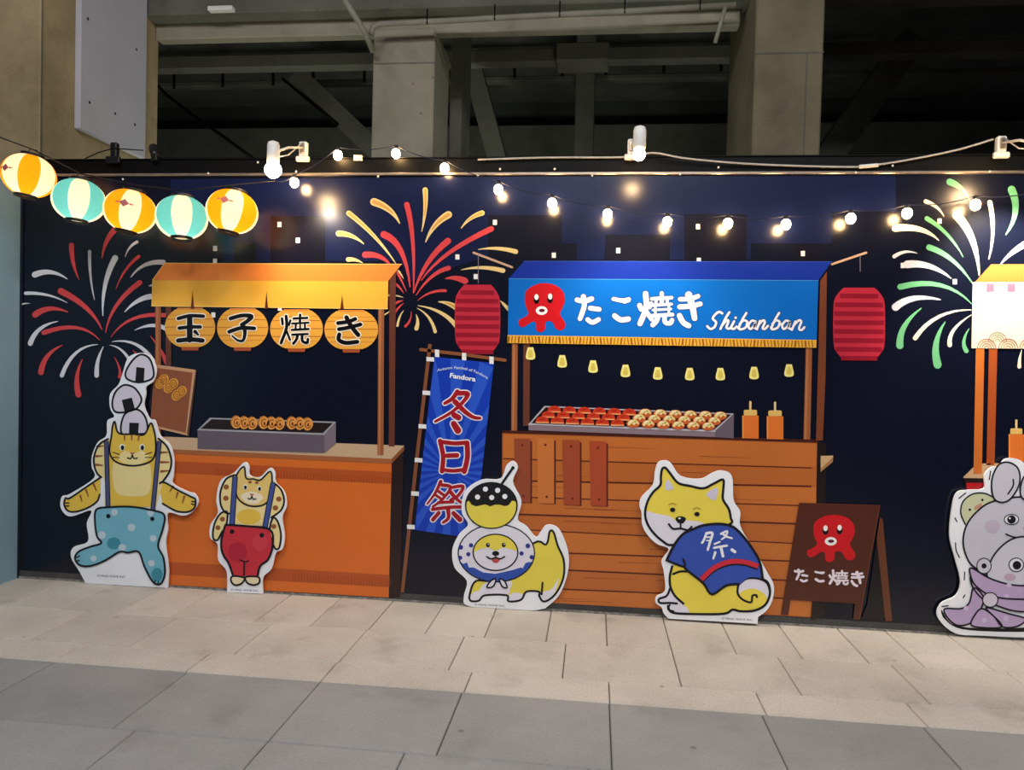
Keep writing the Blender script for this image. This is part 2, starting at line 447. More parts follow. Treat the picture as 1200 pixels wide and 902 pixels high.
# column 2
YC = 6.4
def colm(pxa, pxb, pxside, Y, side, label, top=6.2, m=M_CONC):
    xa, xb = at(pxa, 120, Y).x, at(pxb, 120, Y).x
    xs = xb if side > 0 else xa
    pxn = pxb if side > 0 else pxa
    yb = Y * (pxn - 697) / (pxside - 697.0)
    o = slab_obj('pillar_middle' if side > 0 else 'pillar_right', (xa, Y, 0), (xb, yb, top), m, 0.012, label); return o, xa, xb
zg = at(470, 33, YC).z
c2, xa, xb = colm(436, 508, 525, YC, 1, 'concrete column rising behind the hoarding, pipe across its top', zg)
box('formwork_joint', (xa - 0.001, YC - 0.003, at(470, 75, YC).z), (xb + 0.001, YC + 0.004, at(470, 75, YC).z + 0.012), M_CONC_D, c2)
Y3 = 6.0
c3, xa3, xb3 = colm(883, 963, 852, Y3, -1, 'wide concrete column at right with formwork joints', 6.2, M_CONC_O)
zj = at(920, 63, Y3).z
box('formwork_joint', (xa3, Y3 - 0.003, zj), (xb3 + 0.001, Y3 + 0.004, zj + 0.012), M_CONC_D, c3)
xj = at(943, 120, Y3).x
box('formwork_joint', (xj, Y3 - 0.003, 2.5), (xj + 0.01, Y3 + 0.004, zj), M_CONC_D, c3)
# beams
XW, XE = -14, 14
b1b, b1t = at(600, 38, YC + 0.05).z, at(600, 19, YC + 0.05).z
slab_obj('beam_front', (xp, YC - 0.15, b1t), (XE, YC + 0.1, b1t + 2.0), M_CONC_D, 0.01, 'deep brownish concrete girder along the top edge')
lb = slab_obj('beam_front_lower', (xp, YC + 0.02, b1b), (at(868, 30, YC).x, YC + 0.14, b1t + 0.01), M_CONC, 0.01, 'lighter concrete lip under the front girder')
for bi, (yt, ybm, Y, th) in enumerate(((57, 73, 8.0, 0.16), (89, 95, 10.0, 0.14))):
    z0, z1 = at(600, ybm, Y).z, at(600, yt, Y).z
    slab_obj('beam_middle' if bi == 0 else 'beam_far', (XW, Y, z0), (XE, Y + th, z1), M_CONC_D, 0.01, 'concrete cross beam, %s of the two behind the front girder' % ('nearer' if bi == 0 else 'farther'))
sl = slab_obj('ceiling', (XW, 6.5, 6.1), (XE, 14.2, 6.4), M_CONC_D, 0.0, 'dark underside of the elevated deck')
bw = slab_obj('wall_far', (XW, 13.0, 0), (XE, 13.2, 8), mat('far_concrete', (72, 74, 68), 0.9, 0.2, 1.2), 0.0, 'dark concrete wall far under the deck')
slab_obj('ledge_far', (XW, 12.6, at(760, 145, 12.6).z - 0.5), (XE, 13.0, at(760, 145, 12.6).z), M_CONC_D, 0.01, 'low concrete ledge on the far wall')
# far pillar with capital
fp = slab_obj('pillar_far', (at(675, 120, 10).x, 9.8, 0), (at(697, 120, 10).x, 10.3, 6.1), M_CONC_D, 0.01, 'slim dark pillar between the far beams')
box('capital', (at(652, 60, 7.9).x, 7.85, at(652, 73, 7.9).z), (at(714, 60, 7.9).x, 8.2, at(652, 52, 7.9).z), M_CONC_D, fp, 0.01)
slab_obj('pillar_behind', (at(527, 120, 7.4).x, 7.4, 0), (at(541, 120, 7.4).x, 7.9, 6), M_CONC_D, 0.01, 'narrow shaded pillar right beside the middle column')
# raking braces
def brace(p, q, w, d, label, Y0, m=M_CONC_D):
    a, b = at(p[0], p[1], Y0), at(q[0], q[1], Y0)
    t = (b - a).normalized(); n = Vector((t.z, 0, -t.x)) * w / 2; dy = Vector((0, d, 0))
    vs = [a + n, b + n, b - n, a - n]; vs += [v + dy for v in vs]
    o = link_mesh('raking_brace', vs, [(0, 1, 2, 3), (7, 6, 5, 4), (0, 4, 5, 1), (1, 5, 6, 2), (2, 6, 7, 3), (3, 7, 4, 0)], [m]); tag(o, kind='structure', label=label)
    return o
brace((345, 85), (470, 205), 0.24, 0.4, 'sloping concrete brace in the left bay', 9.4)
brace((548, 60), (590, 215), 0.22, 0.4, 'sloping concrete brace right of the middle column', 9.0)
brace((1075, 40), (960, 200), 0.3, 0.4, 'sloping concrete brace in the dark right bay', 9.0)
# pipes
tb = tube('drain_pipe', [at(400, -6, 6.0), at(428, 38, 6.15), at(437, 60, 6.3)], 0.026, M_PIPE); tag(tb, 'thick grey drain pipe slanting down to the middle column', 'pipe')
mp = tube('conduit_pipe', [at(434, 40, 6.2), at(438, 31, 6.2), at(446, 28, 6.2), at(520, 24.5, 6.2), at(600, 20, 6.2), at(740, 13, 6.2), at(862, 6, 6.2)], 0.024, M_PIPE); tag(mp, 'long thin conduit pipe running along the girder above the middle column', 'pipe')
for px, py in ((424, 0), (501, 26), (580, 21), (656, 17), (732, 13), (820, 9)):
    if px == 424: continue
    p = at(px, py, 6.2); tube('pipe_clip', [p + Vector((0, -0.02, 0.10)), p + Vector((0, -0.02, -0.025))], 0.006, M_BLACKM, mp, 6)
dp = tube('branch_pipe', [at(850, 8, 6.15), at(838, 50, 6.15)], 0.017, M_PIPE); tag(dp, 'short branch pipe slanting down beside the right column', 'pipe')
rp = tube('sagging_cable', [Vector((at(140, 20, 9.0).x, 9.0, 6.12)), at(180, 95, 9.0), at(196, 112, 9.0), at(230, 138, 9.0), at(262, 160, 9.0), at(300, 188, 9.0)], 0.02, M_BLACKM, None, 6); tag(rp, 'black cable slanting down across the dark left bay', 'cable')
rp = tube('sagging_cable', [at(331, 92, 9.39), at(362, 118, 9.39), at(396, 147, 9.39)], 0.02, M_BLACKM, None, 6); tag(rp, 'black cable lying along the sloping brace in the left bay', 'cable')
for hi_, px in enumerate((204, 261, 320, 367, 427, 603, 659, 710, 778, 845)):
    yy = 98 - (px - 204) * 0.033
    p = at(px, yy - 14, 9.982); q = at(px, yy + 6, 9.982)
    h = tube('pipe_hanger', [p, q], 0.02, M_BLACKM, None, 6)
    tag(h, 'short black hanger in the %s bay, %s from the left' % ('left' if px < 435 else 'middle', ('first', 'second', 'third', 'fourth', 'fifth')[hi_ % 5]), 'hanger', 'black hangers under the beams, %s bay' % ('left' if px < 435 else 'middle'))
ly = box('fluorescent_fitting', at(243, 12, 6.19) , at(272, 6, 6.19) + Vector((0, 0.06, 0)), M_WHITEP, None, 0.003); tag(ly, 'small unlit white lamp fitting on the girder at upper left', 'lamp')
# ================================================================ PRINTED BANNER
c0 = at(697, 450, D)
banner = empty('printed_banner', (c0.x, D, 0), 'long navy printed banner of festival food stalls and fireworks stretched along the wall', 'banner')
def A(base=0): return Art(on_wall, base)
def bot(px): return 678 + (px - 25) * 0.0575 + 2.5 * (1 - ((px - 612) / 600) ** 2) - 5.0
def topy(px): return 208 - (px - 25) * 0.0079
a = A(-2)
N = 30
xs = [25 + (1420 - 25) * k / N for k in range(N + 1)]
tp_ = [(x, topy(x)) for x in xs]; bt_ = [(x, bot(x)) for x in xs]
a.add([Vector(p) for p in tp_ + bt_], [(i, N + 1 + i, N + 2 + i, i + 1) for i in range(N)], M_NAVY, 0)
sheet = a.build('sheet', banner)
# printed night skyline: paler sky against dark blocks with lit windows
SKY = ink((18, 26, 62)); BLK = ink((16, 16, 30)); WIN = ink((245, 240, 235))
a = A(-1)
sk = [(30, 212), (1190, 203), (1330, 203), (1330, 270), (1090, 262), (1090, 300), (968, 300), (968, 283), (880, 283), (880, 306), (40, 306), (40, 268), (30, 262)]
sk = [(200, 210), (1050, 204), (1050, 248), (975, 248), (975, 285), (880, 285), (880, 304), (785, 304), (785, 275), (710, 275), (708, 304), (676, 304), (676, 285), (658, 285), (658, 252), (612, 252), (612, 300), (572, 300), (480, 330), (470, 306), (200, 306)]
a.poly(sk, SKY, 0)
for x0, y0, x1, y1 in ((317, 253, 381, 307), (572, 252, 613, 304), (615, 255, 657, 306), (657, 285, 676, 306), (711, 279, 782, 305), (802, 251, 875, 305), (927, 285, 968, 306), (200, 262, 262, 307), (275, 285, 300, 307)):
    a.poly([(x0, y0), (x1, y0), (x1, y1), (x0, y1)], BLK, 0.9)
sky = a.build('printed_skyline', banner)
for x, y in ((252, 291), (252, 306), (250, 369), (327.5, 263), (349, 281.5), (328, 361), (580, 260.5), (536, 301), (557.5, 324), (649, 299), (724.5, 293.5), (818, 265.5), (819, 305), (941, 297), (1101, 259), (1058, 311), (1119, 330)):
    a = A(9 if y in (306, 369, 361, 305) else 1); a.poly([(x - 2.4, y - 3), (x + 2.4, y - 3), (x + 2.4, y + 3), (x - 2.4, y + 3)], WIN, 0); a.build('lit_window', sky)

# ---- fireworks (outer end, bend, inner end, width), crop pixels at 4x
FR = ink((214, 72, 74)); FWh = ink((222, 220, 226)); FY = ink((238, 208, 140)); FY2 = ink((214, 164, 84)); FG = ink((112, 186, 132)); FC = ink((240, 228, 205)); FR2 = ink((190, 52, 60))
def firework(name, ox, oy, lst, label):
    a = A(1)
    for m, o, c, i, w in lst:
        P = [Vector(o), Vector(c), Vector(i)]
        pts = []
        for k in range(9):
            t = k / 8; p = P[0] * (1 - t) ** 2 + P[1] * 2 * t * (1 - t) + P[2] * t * t
            pts.append((ox + p.x / 4, oy + p.y / 4))
        a.line(pts, w / 4, m, 0, w / 4 * 0.14, raw=True, wm=w / 4 * 0.8)
        inner = {id(FY): FY2}.get(id(m))
        if inner and w >= 24: a.line(pts[:6], w / 4 * 0.55, inner, 1, w / 4 * 0.2, raw=True)
    return a.build(name, banner, label)
W, R, G, Y, C = FWh, FR, FG, FY, FC
firework('printed_firework', 0, 226, [
 (R, (335, 245), (335, 330), (370, 405), 24), (W, (420, 275), (418, 400), (443, 500), 16), (W, (540, 305), (475, 420), (482, 575), 28),
 (R, (552, 160), (490, 210), (478, 305), 30), (W, (642, 230), (600, 250), (587, 300), 14), (R, (650, 298), (580, 350), (543, 450), 16),
 (W, (765, 325), (670, 315), (613, 395), 24), (R, (655, 420), (515, 520), (495, 655), 24), (R, (285, 460), (430, 530), (478, 640), 30),
 (W, (163, 383), (240, 350), (315, 403), 28), (W, (120, 470), (230, 465), (315, 515), 16), (W, (97, 525), (115, 515), (140, 518), 8),
 (R, (165, 570), (230, 520), (318, 558), 30), (W, (142, 705), (170, 620), (270, 602), 24), (R, (205, 655), (380, 590), (468, 690), 22),
 (R, (192, 840), (205, 750), (293, 713), 28), (W, (290, 855), (340, 715), (458, 710), 20), (R, (368, 945), (345, 860), (386, 780), 28),
 (W, (453, 855), (450, 780), (485, 720), 22), (R, (560, 862), (572, 830), (537, 770), 16), (W, (605, 780), (570, 720), (515, 713), 14),
 (W, (720, 790), (650, 675), (525, 697), 20), (R, (775, 573), (600, 555), (520, 675), 20), (W, (705, 485), (640, 495), (585, 557), 26),
 (W, (785, 640), (720, 600), (632, 643), 22), (R, (780, 795), (755, 730), (705, 670), 20), (W, (712, 433), (704, 434), (697, 437), 10), (R, (637, 752), (630, 745), (622, 735), 8)],
 'printed firework burst of red and white streaks')
firework('printed_firework', 300, 226, [
 (Y, (553, 42), (640, 70), (673, 142), 36), (Y, (793, -14), (800, 80), (777, 180), 24), (Y, (435, 95), (560, 190), (655, 330), 24),
 (Y, (388, 190), (450, 190), (505, 238), 28), (R, (707, 55), (748, 200), (738, 470), 26), (R, (600, 195), (700, 230), (722, 440), 34),
 (R, (512, 290), (590, 280), (640, 350), 30), (R, (645, 345), (680, 400), (705, 462), 14), (R, (652, 425), (675, 440), (692, 470), 12),
 (Y, (902, 102), (830, 140), (795, 230), 34), (Y, (1060, 94), (1000, 110), (962, 165), 24), (R, (1103, 168), (860, 280), (775, 410), 26),
 (R, (900, 225), (790, 310), (738, 470), 30), (R, (903, 352), (820, 370), (750, 480), 22), (R, (888, 458), (810, 455), (757, 505), 14),
 (R, (980, 412), (930, 390), (888, 402), 30), (Y, (1218, 275), (1130, 250), (1042, 265), 22), (Y, (1158, 364), (1060, 338), (963, 360), 22),
 (Y, (935, 535), (900, 512), (855, 510), 26), (Y, (1185, 545), (1160, 520), (1145, 505), 18), (Y, (940, 625), (880, 545), (760, 528), 22),
 (Y, (840, 650), (820, 570), (755, 540), 16), (Y, (752, 635), (765, 600), (750, 570), 20), (R, (700, 625), (730, 600), (728, 555), 12),
 (Y, (663, 622), (670, 575), (693, 550), 12), (R, (648, 565), (670, 530), (693, 517), 12), (Y, (600, 572), (612, 565), (640, 545), 7),
 (R, (652, 518), (670, 506), (690, 505), 14), (Y, (622, 480), (660, 478), (690, 490), 10), (Y, (432, 312), (465, 308), (500, 328), 22), (Y, (668, 365), (680, 380), (692, 402), 9)],
 'printed firework burst of red and cream streaks')
firework('printed_firework', 900, 226, [
 (C, (740, 40), (800, 60), (825, 110), 20), (G, (745, 120), (850, 180), (915, 300), 22), (C, (597, 165), (730, 150), (800, 222), 34),
 (G, (755, 255), (870, 290), (960, 425), 28), (W, (592, 298), (640, 262), (700, 283), 18), (W, (652, 335), (760, 320), (858, 400), 36),
 (G, (620, 440), (830, 385), (955, 520), 28), (W, (598, 535), (670, 470), (808, 500), 36), (C, (690, 680), (780, 545), (955, 548), 22),
 (G, (618, 715), (612, 620), (718, 540), 34), (G, (795, 805), (765, 700), (830, 605), 38), (C, (852, 712), (840, 640), (955, 570), 22),
 (G, (930, 740), (900, 700), (943, 635), 22), (C, (885, 105), (980, 200), (990, 385), 42), (C, (1040, 45), (1070, 180), (1035, 310), 24),
 (G, (1142, -15), (1190, 90), (1115, 195), 38), (W, (1240, 225), (1150, 260), (1090, 335), 34), (G, (852, -52), (915, -30), (945, 35), 32), (C, (1178, 815), (1178, 770), (1190, 735), 18)],
 'printed firework burst of green and cream streaks')

# ---- hanging red lanterns and their rods
LR1, LR2 = ink((198, 46, 64)), ink((152, 26, 46))
def red_lantern(x0, y0, x1, y1, rod, string, label):
    a = A(4); h = y1 - y0; w = x1 - x0
    a.blob([(x0 + w * .2, y0, 1), (x1 - w * .2, y0, 1), (x1 - 4, y0 + h * .1), (x1, y0 + h * .25), (x1, y0 + h * .75), (x1 - 4, y0 + h * .9), (x1 - w * .2, y1, 1), (x0 + w * .2, y1, 1), (x0 + 4, y0 + h * .9), (x0, y0 + h * .75), (x0, y0 + h * .25), (x0 + 4, y0 + h * .1)], LR1, 0)
    for k in range(8):
        yy = y0 + h * (k + 0.65) / 8.1; t = abs((yy - y0) / h - 0.5)
        ins = 0.8 if t < 0.27 else 0.8 + (t - 0.27) * w * 0.75
        a.poly([(x0 + ins, yy), (x1 - ins, yy + 0.4), (x1 - ins, yy + h / 16 + 0.4), (x0 + ins, yy + h / 16)], LR2, 1)
    o = a.build('printed_red_lantern', banner, label)
    b = A(3); b.line(rod, 2.6, ink((205, 165, 140)), 0); b.build('rod', o)
    b = A(3); b.line(string, 0.8, ink((130, 120, 130)), 1); b.build('string', o)
red_lantern(533.4, 333.5, 585.8, 414, [(555, 296), (600, 313)], [(560.5, 298), (560.5, 332)], 'printed red ribbed lantern between the two stalls')
red_lantern(976.8, 337, 1036.8, 421.5, [(975, 309.5), (1015, 296)], [(1008, 299), (1008, 318)], 'printed red ribbed lantern right of the blue stall')

# ---- stall 1, orange
def T(ox, oy, s): return lambda x, y: (ox + x / s, oy + y / s)
P_A, P_B, P_H = ink((158, 92, 56)), ink((106, 58, 44)), ink((186, 118, 74))
a = A(5)
def quad(a, p, m, l): return a.poly(p, m, l)
O1, O2, O3 = ink((222, 112, 42)), ink((188, 86, 38)), ink((224, 116, 48))
quad(a, [(160, 527), (459, 539), (455.5, 700), (160, 683)], O1, 0)
a.poly([(459, 540), (473, 528), (469, 699), (455.5, 701)], ink((44, 28, 26)), 0)
quad(a, [(160, 538), (459, 553), (458.5, 566.5), (160, 552)], O2, 1)
quad(a, [(160, 656), (456.5, 673.5), (456, 688), (160, 671)], O2, 1)
for k in range(60):                                     # key-pattern band
    x = 252 + k * 3.45; yb_ = 542.8 + (x - 160) * 0.05
    a.line([(x, yb_ + 2), (x + 1.6, yb_ + 2), (x + 1.6, yb_ + 9), (x + 0.2, yb_ + 9)], 0.55, ink((150, 62, 28)), 2, raw=True, cap=False)
    if x > 340:
        yb_ += 120.5; a.line([(x, yb_), (x + 1.6, yb_), (x + 1.6, yb_ + 8), (x + 0.2, yb_ + 8)], 0.55, ink((150, 62, 28)), 2, raw=True, cap=False)
stall = a.build('printed_stall_counter', banner, 'printed orange egg-roll stall with a yellow awning and tan counter')
a = A(8); a.poly([(150, 510), (473.7, 522), (459, 537.5), (150, 524)], ink((205, 172, 138)), 0); a.poly([(150, 524), (459, 537.5), (459, 543), (150, 529)], ink((168, 100, 60)), 0); a.poly([(459, 537.5), (473.7, 522), (473.7, 527.5), (459, 543)], ink((140, 80, 48)), 0)
a.build('counter_top', stall)
def post(pts, m, b):
    q = A(b); q.poly(pts, m, 0)
    if m is P_A: q.poly([(pts[0][0] + 1.2, pts[0][1]), (pts[0][0] + 3.4, pts[0][1]), (pts[3][0] + 3.4, pts[3][1]), (pts[3][0] + 1.2, pts[3][1])], P_H, 0.8)
    return q.build('post', stall)
post([(194.3, 358), (200.5, 358), (200.5, 430), (194.3, 430)], P_B, 5); post([(182, 358), (188.5, 358), (188.5, 512), (182, 512)], P_A, 7)
post([(456.5, 322), (464, 318), (462.5, 523), (455.5, 523)], P_B, 9); post([(443.3, 360), (450.2, 360), (449.4, 533), (442.4, 533)], P_A, 10)
# awning
a = A(12); AW1, AW2, AWE = ink((240, 142, 62)), ink((246, 184, 66)), ink((252, 208, 120))
a.poly([(193, 308.3), (470.7, 309.6), (455, 329), (179, 327.7)], AW1, 0)
a.poly([(179, 327.7), (455, 329), (454.3, 362), (177.8, 358.6)], AW2, 0)
a.line([(193, 308.3), (470.7, 309.6)], 0.9, AWE, 1); a.line([(179, 328), (455, 329.2)], 0.6, ink((226, 150, 60)), 1); a.line([(177.8, 358.4), (454.3, 361.8)], 0.9, AWE, 1)
a.line([(193, 308.3), (179, 327.5), (177.8, 358.6)], 0.8, AWE, 1, raw=True)
for x, y0 in ((225.5, 340), (312.2, 341.5), (400.8, 345)):
    a.poly([(x + 0.2, y0), (x - 2, 361.5), (x + 2, 361.8)], ink((96, 40, 26)), 2)
a.build('awning', stall)
# four printed lanterns with characters
LY, LL, LB = ink((238, 170, 66)), ink((196, 116, 44)), ink((170, 82, 48))
S_dama = [([(292, 548), (395, 524), (512, 528)], 24), ([(392, 530), (392, 735)], 36, 40), ([(300, 632), (400, 622), (485, 622)], 24), ([(290, 742), (400, 732), (505, 742)], 30), ([(440, 664), (466, 690)], 26, 14)]
S_ko = [([(750, 548), (850, 522), (938, 528), (900, 570), (850, 602)], 26), ([(858, 600), (878, 665), (862, 738), (815, 740), (765, 700)], 30, 10), ([(740, 664), (840, 632), (960, 634)], 26)]
S_yaki = [([(78, 548), (84, 596)], 20), ([(115, 528), (118, 630), (70, 762)], 24), ([(152, 565), (140, 605)], 18), ([(120, 660), (148, 735)], 18),
          ([(180, 548), (300, 542)], 18), ([(238, 515), (236, 580)], 20), ([(168, 592), (312, 584)], 16), ([(200, 600), (198, 640)], 16), ([(280, 598), (280, 640)], 16), ([(238, 590), (238, 640)], 14),
          ([(165, 648), (312, 640)], 18), ([(168, 690), (305, 684)], 18), ([(215, 690), (206, 730), (178, 768)], 22), ([(256, 690), (258, 745), (298, 762), (306, 730)], 22)]
S_ki = [([(570, 588), (660, 575), (722, 552)], 26), ([(578, 642), (660, 628), (768, 600)], 26), ([(645, 538), (690, 620), (748, 692)], 30), ([(582, 688), (578, 735), (640, 762), (740, 752)], 28)]
for cx, cy, rx, st, tf, lb_ in ((222.7, 383.5, 29.6, S_dama, T(170, 300, 7.5), 'first printed lantern from the left, with a bold character'), (284.3, 384, 30, S_ko, T(170, 300, 7.5), 'second printed lantern'), (347.5, 385.2, 31, S_yaki, T(320, 300, 7.5), 'third printed lantern'), (411.6, 386, 31.5, S_ki, T(320, 300, 7.5), 'fourth printed lantern')):
    a = A(10); ry = 22.8
    a.poly([(cx - 11, cy + 21), (cx + 11, cy + 21), (cx + 9.5, cy + 27), (cx - 9.5, cy + 27)], LB, 0)
    pts = []
    for k in range(32):
        t = 2 * math.pi * k / 32; x = rx * math.copysign(abs(math.cos(t)) ** 0.9, math.cos(t)); yv = max(-ry, min(ry, (ry + 2.2) * math.sin(t))); pts.append((cx + x, cy + yv))
    a.poly(pts, LY, 1)
    a.line([(cx - 15, cy - 21.9), (cx + 15, cy - 21.9)], 2.0, ink((230, 140, 60)), 2, cap=False)
    for dy in (-14.5, -9.7, -0.4, 9.0, 14.5):
        hw = rx * math.sqrt(max(0.05, 1 - (dy / (ry + 2.2)) ** 2)) - 0.5
        a.line([(cx - hw, cy + dy), (cx + hw, cy + dy)], 0.9 if abs(dy) < 14 else 0.4, LL, 2, cap=False)
    o = a.build('printed_lantern', stall)
    b = A(12); kw = 1.12 if st is S_yaki else 1.3; b.strokes(st, tf, ink((252, 244, 226)), 1, grow=2.4, k=kw / 7.5); b.strokes(st, tf, ink((16, 14, 18)), 3, k=kw / 7.5); b.base = 12
    g = b.build('lettering', stall)
# menu board, tray, egg rolls
a = A(9); a.poly([(184.6, 427.2), (229.2, 433.2), (221, 510.5), (177, 500)], ink((206, 156, 116)), 0); a.poly([(181, 430.5), (225.6, 436.5), (217.6, 507), (176, 497)], ink((146, 84, 56)), 1)
a.poly([(219, 509), (229.2, 433.2), (230.6, 434), (221.5, 511)], ink((90, 60, 48)), 1)
mb = a.build('menu_board', stall, 'printed brown menu board with pale frame')
a = A(12)
EG, EG2 = ink((226, 160, 62)), ink((176, 104, 34))
for x, y in ((187.5, 449), (192, 445), (197.5, 454), (203, 449.5), (207, 463), (213, 458.5)):
    a.ell(x, y, 5.6, 6.8, EG, 0, 30); a.ring(x, y, 3.6, 4.6, 1.3, EG2, 1); a.ring(x, y, 1.4, 1.8, 1.0, EG2, 1)
a.build('egg_roll_picture', mb)
a = A(12); a.poly([(246, 489.3), (393.7, 494), (380, 509), (231.5, 503.6)], ink((165, 165, 170)), 0); a.poly([(248, 491), (390, 495.6), (378.5, 507.3), (235, 502.2)], ink((40, 28, 30)), 1)
a.poly([(231.5, 503.6), (380, 509), (380, 530.5), (231.5, 525.6)], ink((104, 92, 104)), 1); a.poly([(380, 509), (393.7, 494), (393.5, 519.5), (380, 530.5)], ink((128, 112, 124)), 1); a.line([(231.5, 503.6), (380, 509)], 0.9, ink((176, 174, 180)), 2)
tr = a.build('printed_tray', stall)
for g in ((277.5, 494.5), (309.5, 495), (342.5, 495.5)):
    for k in range(3):
        a = A(16); x = g[0] + k * 9.2; y = g[1] + k * 0.6
        a.ell(x - 1.5, y - 1, 5.6, 7, ink((196, 120, 50)), 0, 20); a.ell(x, y + 0.5, 5.8, 7.2, ink((232, 158, 78)), 1, 20); a.ring(x, y + 0.5, 3.2, 4.4, 1.2, ink((150, 80, 30)), 2, 20, 300); a.ell(x + 0.3, y + 1, 1.2, 2, ink((110, 50, 20)), 2)
        a.build('printed_egg_roll', tr)

# ---- stall 2, blue and wooden
a = A(5); WD = ink((182, 98, 46)); WL = ink((96, 38, 24)); WDs = ink((34, 24, 22))
a.poly([(588.6, 505.5), (957.7, 516.8), (953.5, 723.5), (588, 703)], WD, 0)
a.poly([(957.7, 516.8), (968, 520), (966, 723), (953.5, 723.5)], WDs, 0)
a.poly([(588.6, 504), (960, 515.2), (960, 518.6), (588.6, 507.2)], ink((70, 32, 24)), 2)
stall = a.build('printed_wooden_counter', banner, 'printed octopus-ball stall with blue awning and plank counter')
PL1, PL2, PL3 = ink((196, 110, 50)), ink((188, 104, 48)), ink((200, 114, 52))
ys = [(507.5, 518.5), (537, 548), (562.5, 569.5), (581.5, 592.5), (601.5, 614), (619, 637.5), (645, 658), (664, 681), (687, 702), (704, 723)]
for k in range(9):
    a = A(6); t0, t1 = ys[k]; u0, u1 = ys[k + 1]
    g = 1.0
    a.poly([(589.5, t0 + g), (956.5, t1 + g), (956.5, u1 - g * 0.6), (589.5, u0 - g * 0.6)], (PL1, PL2, PL3)[k % 3], 0)
    a.line([(589.5, t0 + 0.4), (951, t1 + 0.2)], (0, 1.2, 2.0, 1.2, 2.0, 1.1, 1.6, 1.8, 1.6)[k] + 0.01, WL, 1, cap=False)
    rnd = random.Random(k)
    for q in range(2):
        x = 600 + rnd.random() * 260; t = rnd.uniform(0.3, 0.8); ya_ = t0 + (u0 - t0) * t + (x - 589) * ((t1 - t0) * (1 - t) + (u1 - u0) * t) / 367
        a.line([(x, ya_), (x + 60, ya_ + 1.9)], 0.7, ink((142, 70, 34)), 1, 0.2)
    a.build('printed_plank', stall)
for i, (x0, y0, x1, y1, c) in enumerate(((602.5, 513.5, 621.5, 589, (150, 74, 48)), (629, 513, 649.3, 590, (204, 118, 58)), (659, 515, 679.5, 592, (166, 76, 46)), (690.8, 516.5, 710.6, 593, (176, 76, 46)))):
    a = A(8); a.poly([(x0 + 4, y1), (x1 + 2, y1 + 0.6), (x1 + 2, y0 + 3), (x1 - 2, y0 + 3), (x1 - 2, y1 - 2), (x0 + 4, y1 - 2)], WL, 0)
    a.poly([(x0, y0), (x1, y0 + 0.6), (x1 - (0 if i else 0), y1), (x0 + 1.5, y1 - 0.6)], ink(c), 1)
    for yy in (y0 + 8, y1 - 8): a.ell((x0 + x1) / 2 + (1.5 if yy > 550 else 0), yy, 1.5, 1.5, ink((110, 40, 28)), 2, n=10)
    a.build('printed_nailed_board', stall)
post2 = post
post2([(613.3, 400), (621, 400), (620.5, 499), (613, 499)], P_B, 3); post2([(600, 400), (606.8, 400), (606, 504.5), (599, 504.5)], P_A, 4)
post2([(961.2, 329), (969, 318), (967.5, 440), (964.2, 516), (956.2, 516)], ink((124, 66, 42)), 10); post2([(944.3, 405), (951.8, 405), (949.5, 515), (941.5, 515)], P_A, 4)
a = A(8); a.poly([(961.7, 534), (976.4, 533.7), (976, 541), (961.7, 553)], ink((206, 168, 122)), 0); a.poly([(976.4, 535), (976, 541), (961.7, 553), (961.7, 549)], ink((170, 120, 78)), 1); a.build('shelf_end', stall)
a = A(12); a.poly([(614, 306), (974.5, 306.6), (959, 328.5), (596.3, 326.3)], ink((26, 52, 158)), 0); a.line([(614, 306), (974.5, 306.6)], 0.7, ink((60, 90, 190)), 1); a.build('awning_roof', stall)
SGB = ink((14, 108, 200))
a = A(12); a.poly([(596.3, 326.3), (959, 328.5), (957, 398.7), (595, 393)], SGB, 1); a.line([(596.3, 326.5), (959, 328.7)], 0.8, ink((70, 150, 220)), 2); sign = a.build('sign_board', stall, 'bright blue sign board with white lettering and a red octopus')
a = A(13); a.poly([(594.8, 392.5), (957, 398.2), (956.5, 407.4), (594.5, 401.8)], ink((236, 176, 62)), 1)
for k in range(90):
    x = 596 + k * 4.0; y0 = 392.8 + (x - 595) * 0.0157; s = 1.4 if (k // 5) % 2 else -1.2
    a.line([(x - s * 0.4, y0 + 0.8), (x + s * 0.4, y0 + 8.4)], 1.0 if k % 3 else 1.8, ink((150, 84, 30)), 2, cap=False)
a.build('fringe', stall)
OCT = [(180, 310), (190, 245), (250, 203), (320, 190), (400, 207), (448, 250), (462, 310), (445, 365), (428, 402), (445, 440), (464, 470), (460, 505), (430, 522), (398, 508), (378, 470), (352, 455), (326, 466), (322, 515), (290, 535), (262, 520), (258, 470), (235, 460), (205, 478), (165, 500), (138, 480), (142, 448), (180, 428), (205, 402), (190, 360)]
def octopus(tf, base, parent, fn=on_wall):
    a = Art(fn, base)
    a.blob([tf(*p) for p in OCT], ink((206, 26, 34)), 0)
    def e(cx, cy, rx, ry, m, l):
        p = tf(cx, cy); q = tf(cx + rx, cy); r = tf(cx, cy + ry); a.ell(p[0], p[1], abs(q[0] - p[0]), abs(r[1] - p[1]), m, l, n=16)
    K, WW, PP = ink((20, 10, 16)), ink((250, 246, 244)), ink((96, 22, 44))
    e(262, 304, 20, 32, K, 1); e(262, 288, 15, 21, WW, 2); e(358, 300, 20, 32, K, 1); e(358, 284, 15, 21, WW, 2); e(298, 383, 41, 31, WW, 1); e(300, 382, 21, 12, PP, 2)
    return a.build('octopus_emblem', parent)
octopus(T(585, 300, 6), 15, sign)
